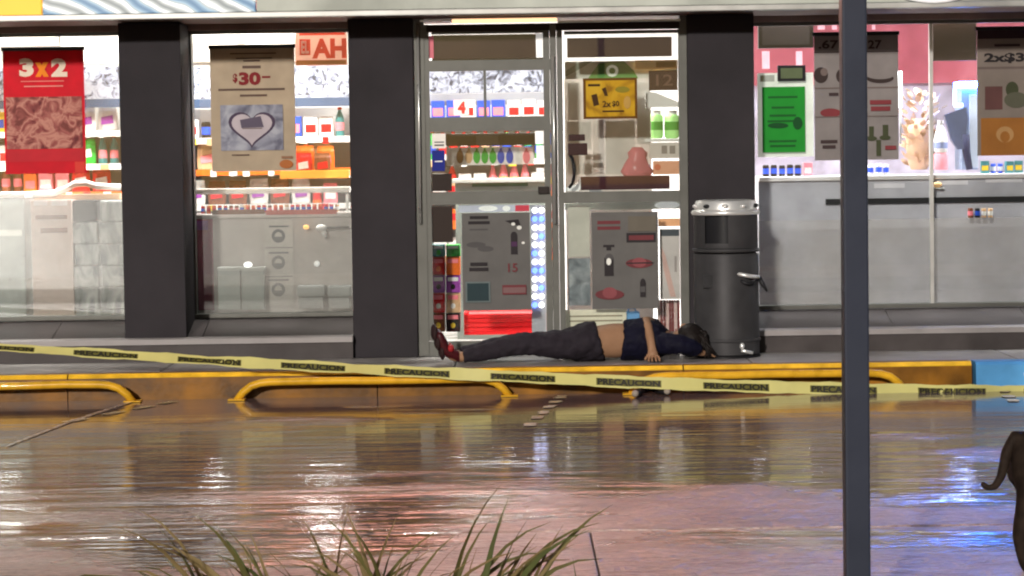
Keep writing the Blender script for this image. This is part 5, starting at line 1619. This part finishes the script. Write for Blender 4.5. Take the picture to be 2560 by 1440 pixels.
# ------------------------------------------------------------------ barrier tape
def tape():
    pts = [(-420, 846, -1.05), (-150, 862, -1.05), (0, 868, -1.05), (260, 884, -1.05), (520, 901, -1.06), (780, 915.5, -1.08), (1040, 930, -1.12), (1300, 942, -1.15), (1570, 955, -1.17), (1840, 965, -1.19), (2100, 972, -1.20), (2370, 977, -1.21), (2560, 979, -1.22), (2800, 981, -1.23), (3060, 981, -1.24)]
    P = [at(*p) for p in pts]
    Hh = [.026, .027, .028, .030, .032, .033, .034, .035, .036, .036, .036, .036, .035, .034, .033]
    tilt = [.7, .7, .7, .62, .55, .5, .45, .35, .3, .25, .25, .28, .3, .3, .3]
    # resample
    n = 140
    def samp(A, u):
        f = u * (len(A) - 1)
        i = min(int(f), len(A) - 2)
        q = f - i
        return A[i] * (1 - q) + A[i + 1] * q
    t = thing('barrier_tape', 'yellow barrier tape with black lettering stretched low across the whole front', 'tape', tuple(P[0]))
    b = MB()
    top, bot = [], []
    for k in range(n + 1):
        u = k / n
        c = samp(P, u)
        h = samp(Hh, u) + .003 * math.sin(k * .9) + .002 * math.sin(k * 2.3)
        tl = samp(tilt, u) + .16 * math.sin(k * .37) + .08 * math.sin(k * .83)
        d = Vector((0, math.sin(tl), math.cos(tl)))
        top.append(c + d * h)
        bot.append(c - d * h)
    for off, flip in ((0.0, 0), (.0012, 1)):
        A = [b.bm.verts.new(p + Vector((0, off, 0))) for p in top]
        B = [b.bm.verts.new(p + Vector((0, off, 0))) for p in bot]
        for k in range(n):
            b.bm.faces.new((B[k], B[k + 1], A[k + 1], A[k]))
    b.build('tape_strip', rgb('tape_yellow', 212, 206, 132, rough=.35, vary=.08, trans=.2), t, True)
    # printed words along the tape, following its tilt
    M_ink = mat('tape_ink', (.018, .017, .012), rough=.4)
    M_blk = rgb('tape_block', 96, 92, 42)
    cu = bpy.data.curves.new('lettering', 'FONT')
    cu.body = 'PRECAUCION'
    cu.offset = .045
    cu.resolution_u = 2
    tmp = bpy.data.objects.new('lettering', cu)
    COL.objects.link(tmp)
    src = bpy.data.meshes.new_from_object(tmp.evaluated_get(bpy.context.evaluated_depsgraph_get()))
    bpy.data.objects.remove(tmp)
    xs = [v.co.x for v in src.vertices]; ys = [v.co.y for v in src.vertices]
    ax, bx, ay, by = min(xs), max(xs), min(ys), max(ys)
    total = P[-1].x - P[0].x
    def surf(x, v, lift):
        u0 = 0
        # param by x
        for k in range(n):
            if top[k].x <= x <= top[k + 1].x or k == n - 1:
                q = (x - top[k].x) / max(1e-6, top[k + 1].x - top[k].x)
                a = top[k] * (1 - q) + top[k + 1] * q
                c = bot[k] * (1 - q) + bot[k + 1] * q
                return c * (1 - v) + a * v + Vector((0, -lift, 0))
    o_ = org(t)
    marks = [(-90, 80), (178, 340), (440, 600), (700, 862), (960, 1124), (1226, 1388), (1490, 1652), (1756, 1920), (2022, 2188), (2290, 2458), (2552, 2720)]
    for a, c in marks:
        X0 = at(a, 930, -1.14).x
        X1 = at(c, 930, -1.14).x
        b = MB()
        ns = 6
        for k in range(ns):
            x0, x1 = X0 + (X1 - X0) * k / ns, X0 + (X1 - X0) * (k + 1) / ns
            b.face([surf(x0, .16, .0012), surf(x1, .16, .0012), surf(x1, .72, .0012), surf(x0, .72, .0012)])
        b.build('printed_block', M_blk, t)
        me = src.copy()
        for v in me.vertices:
            fx, fv = (v.co.x - ax) / (bx - ax), (v.co.y - ay) / (by - ay)
            v.co = surf(X0 + (X1 - X0) * (.02 + .96 * fx), .18 + .52 * fv, .0024) - o_
        me.materials.clear()
        me.materials.append(M_ink)
        o = bpy.data.objects.new('lettering', me)
        COL.objects.link(o)
        o.parent = t
tape()

# ------------------------------------------------------------------ wheel stop rails
M_rail = mat('yellow_rail_paint', (.66, .36, .02), rough=.28, vary=.2, scale=9, coat=.3)
for k, (a, c, lb) in enumerate(((-350, 332, 'yellow bent pipe wheel stop at the left edge of the kerb'), (592, 1274, 'yellow bent pipe wheel stop in the middle of the kerb'), (1578, 2262, 'yellow bent pipe wheel stop behind the street post'), (2566, 3250, 'yellow bent pipe wheel stop under the blue kerb'))):
    Yr = -1.07
    X0, X1 = at(a, 985, Yr).x, at(c, 985, Yr).x
    t = thing('wheel_stop', lb, 'wheel stop', ((X0 + X1) / 2, Yr, 0), 'yellow pipe wheel stops along the kerb')
    zt_ = .105
    pts = [(X0, Yr, 0.0), (X0 + .035, Yr, .045), (X0 + .085, Yr, .083), (X0 + .14, Yr, .100), (X0 + .20, Yr, zt_)]
    q = [(X1 - (p[0] - X0), Yr, p[2]) for p in pts[::-1]]
    mid = [(X0 + .2 + (X1 - X0 - .4) * i / 6, Yr + random.uniform(-.004, .004), zt_ + random.uniform(-.003, .003)) for i in range(1, 6)]
    MB().tube(pts + mid + q, .023, 12).build('pipe', M_rail, t, True)
    for x in (X0, X1):
        MB().box(x - .05, Yr - .045, .002, x + .05, Yr + .045, .01, bev=.002).build('foot_plate', M_rail, t)
# small broken lamp / debris piece by the third stop
t = thing('cable_guard', 'short dark bent pipe with pale ends lying by the third wheel stop', 'pipe', (at(1620, 985, -1.3).x, -1.3, 0))
pp = [gnd(x, y, .02) for x, y in ((1588, 986), (1606, 977), (1640, 976), (1668, 980))]
MB().tube([(p.x, p.y, .022) for p in pp], .02, 10).build('pipe', M_black, t, True)
for p in (pp[0], pp[-1]):
    MB().ball((p.x, p.y - .004, .026), (.021, .021, .021), sub=2).build('end_cap', rgb('cap_dull', 150, 140, 128), t, True)

# ------------------------------------------------------------------ planter in front, street post, tall grass
PY0, PY1 = -10.0, -8.35
pl = MB().box(-40, PY0, -.02, 40, PY1, .06, bev=.02).build('planter_bed', mat('soil', (.05, .036, .026), rough=.9, bump=.6, vary=.4, scale=8))
tag(pl, kind='structure')
def post():
    Yp = -8.62
    x = at(2137, 720, Yp).x
    t = thing('street_post', 'dark blue grey square steel street post standing in front of the shop', 'post', (x, Yp, .06))
    m = rgb('post_paint', 52, 56, 68, rough=.4, vary=.1, scale=5, bump=.05)
    h = .033
    MB().box(x - h, Yp - h, .06, x + h, Yp + h, 4.6, bev=.006).build('shaft', m, t)
    MB().box(x - .1, Yp - .1, .06, x + .1, Yp + .1, .075, bev=.003).build('base_plate', m, t)
    MB().box(x - h - .004, Yp - h - .004, 4.6, x + h + .004, Yp + h + .004, 4.62, bev=.003).build('end_cap', m, t)
post()

M_blade = [rgb('blade_green', 86, 92, 52, rough=.5, vary=.25, scale=12, trans=.15), rgb('blade_olive', 100, 96, 56, rough=.5, vary=.25, scale=12, trans=.15), rgb('blade_dry', 134, 116, 78, rough=.6, vary=.25, scale=12, trans=.15)]
def blade_mesh(L, wd, bend, m):
    b = MB()
    n = 9
    A, B, C = [], [], []
    tw0, tw1 = random.uniform(.5, 1.4) * random.choice((-1, 1)), random.uniform(-.9, .9)
    for i in range(n + 1):
        f = i / n
        ang = bend * f ** 1.6
        # integrate the curve
        x = L * sum(math.sin(bend * ((j + .5) / n) ** 1.6) / n for j in range(i))
        z = L * sum(math.cos(bend * ((j + .5) / n) ** 1.6) / n for j in range(i))
        ww = wd * (1 - f ** 2.2) * (.75 + .5 * min(1, f * 3) * (1 - f)) + .0004
        tw = tw0 + tw1 * f
        N = Vector((math.cos(ang), 0, -math.sin(ang)))
        wv = Vector((0, 1, 0)) * math.cos(tw) + N * math.sin(tw)
        kn = Vector((0, 1, 0)) * -math.sin(tw) + N * math.cos(tw)
        c = Vector((x, 0, z))
        A.append(b.bm.verts.new(c - wv * ww + kn * ww * .3))
        B.append(b.bm.verts.new(c))
        C.append(b.bm.verts.new(c + wv * ww + kn * ww * .3))
    for i in range(n):
        b.bm.faces.new((A[i], A[i + 1], B[i + 1], B[i]))
        b.bm.faces.new((B[i], B[i + 1], C[i + 1], C[i]))
    o = b.build('leaf', m, None, True)
    me = o.data
    bpy.data.objects.remove(o)
    return me
BL = [blade_mesh(random.uniform(.44, .58), random.uniform(.008, .0125), random.uniform(.45, 1.9), M_blade[k % 3 if k % 5 else 2]) for k in range(24)]
def clump(px, Yc, n, label, spread=.06, leans=None, smul=1.0):
    c = at(px, 1440, Yc)
    t = thing('grass_clump', label, 'plant', (c.x, Yc, .06), 'tall grass clumps in the planter')
    for k in range(n):
        o = bpy.data.objects.new('leaf', BL[random.randrange(len(BL))])
        COL.objects.link(o)
        o.parent = t
        o.location = (random.uniform(-spread, spread), random.uniform(-spread, spread) * .7, 0)
        a = random.choice((0, math.pi)) + random.uniform(-.8, .8) if leans is None else leans + random.uniform(-.7, .7)
        s_ = random.uniform(.72, 1.12) * smul
        o.scale = (s_, s_, s_)
        o.rotation_euler = (random.uniform(-.12, .12), random.uniform(-.15, .15), a)
def lone(t_px, tip, Yc, label=None):
    pass
clump(640, -9.6, 46, 'leftmost tall grass clump at the bottom edge, blades leaning left', .10, math.pi, 1.0)
clump(740, -9.35, 26, 'sparse short grass clump second from the left at the bottom edge', .09, None, .84)
clump(880, -9.5, 26, 'upright narrow grass clump third from the left at the bottom edge', .05, None, .93)
clump(990, -9.65, 32, 'dense grass clump just left of the picture centre at the bottom edge', .05, None, .96)
clump(1180, -9.4, 34, 'grass clump with long blades sweeping right at the bottom edge', .08, 0.0, 1.02)
clump(1340, -9.75, 6, 'very sparse grass clump between the sweeping clump and the street post', .08, None, .72)
clump(1500, -9.5, 6, 'thin grass clump of a few upright blades left of the street post', .05, 2.6, .86)
clump(1800, -9.6, 7, 'low grass clump nearest the street post at the bottom edge', .1, None, .74)

# ------------------------------------------------------------------ dog at the right edge, seen from behind its flank
def dog():
    Yd = -7.2
    D = Yd + 15
    x0 = at(2538, 1100, Yd).x      # rump
    t = thing('dog', 'dark short haired dog standing at the right edge with its tail curling down', 'dog', (x0 + .3, Yd, 0))
    M_dog = mat('dark_fur', (.022, .0145, .0105), rough=.7, vary=.5, scale=25, bump=.15, bscale=260)
    zb = at(2545, 1068, Yd).z      # back line
    V, E = [], []
    sp = chain(V, E, [((x0 + .045, Yd, zb - .10), .088), ((x0 + .17, Yd, zb - .105), .098), ((x0 + .32, Yd, zb - .125), .112), ((x0 + .46, Yd, zb - .13), .125), ((x0 + .58, Yd, zb - .11), .112)])
    hd = chain(V, E, [((x0 + .68, Yd - .01, zb - .03), .075), ((x0 + .76, Yd - .02, zb + .05), .065), ((x0 + .83, Yd - .03, zb + .085), .068), ((x0 + .90, Yd - .04, zb + .065), .046), ((x0 + .965, Yd - .05, zb + .045), .030)], sp[-1])
    p = [at(*q) for q in ((2534, 1096, Yd), (2518, 1128, Yd), (2510, 1164, Yd), (2501, 1196, Yd), (2486, 1218, Yd), (2468, 1220, Yd), (2453, 1206, Yd))]
    chain(V, E, [(tuple(q), r) for q, r in zip(p, (.030, .022, .018, .015, .0135, .012, .008))], sp[0])
    for s in (-1, 1):
        o = .018 * s
        k = zb / .50
        chain(V, E, [((x0 + .055, Yd + .06 * s, zb - .16), .078), ((x0 + .065 + o, Yd + .07 * s, .27 * k), .060), ((x0 + .03 + o, Yd + .075 * s, .18 * k), .038), ((x0 + .018 + o, Yd + .075 * s, .14 * k), .030), ((x0 + .03 + o, Yd + .075 * s, .06), .024), ((x0 + .042 + o, Yd + .075 * s, .026), .028), ((x0 + .085 + o, Yd + .075 * s, .02), .022)], sp[0])
        chain(V, E, [((x0 + .55, Yd + .07 * s, zb - .2), .062), ((x0 + .53 - o, Yd + .075 * s, .21 * k), .036), ((x0 + .545 - o, Yd + .075 * s, .12 * k), .025), ((x0 + .545 - o, Yd + .075 * s, .04), .021), ((x0 + .56 - o, Yd + .075 * s, .022), .027), ((x0 + .6 - o, Yd + .075 * s, .018), .021)], sp[-1])
    skin('body', V, E, M_dog, t)
    for s in (-1, 1):
        b = MB()
        c = Vector((x0 + .81, Yd - .03 + .05 * s, zb + .13))
        b.bm.faces.new([b.bm.verts.new(c + Vector(q)) for q in ((-.02, 0, 0), (.03, 0, .01), (.03, .02 * s, .05), (.0, .035 * s, .055), (-.03, .03 * s, .035))])
        b.bm.faces.new([b.bm.verts.new(c + Vector(q)) for q in ((-.02, .01 * s, -.01), (.03, .01 * s, 0), (.03, .028 * s, .045), (.0, .043 * s, .05), (-.03, .038 * s, .03))])
        b.build('ear', M_dog, t, True)
        MB().ball((x0 + .868, Yd - .038 + .04 * s, zb + .1), (.009, .009, .009), sub=2).build('eye', M_black, t, True)
    MB().ball((x0 + .99, Yd - .055, zb + .052), (.016, .016, .013), sub=2).build('nose', M_black, t, True)
dog()
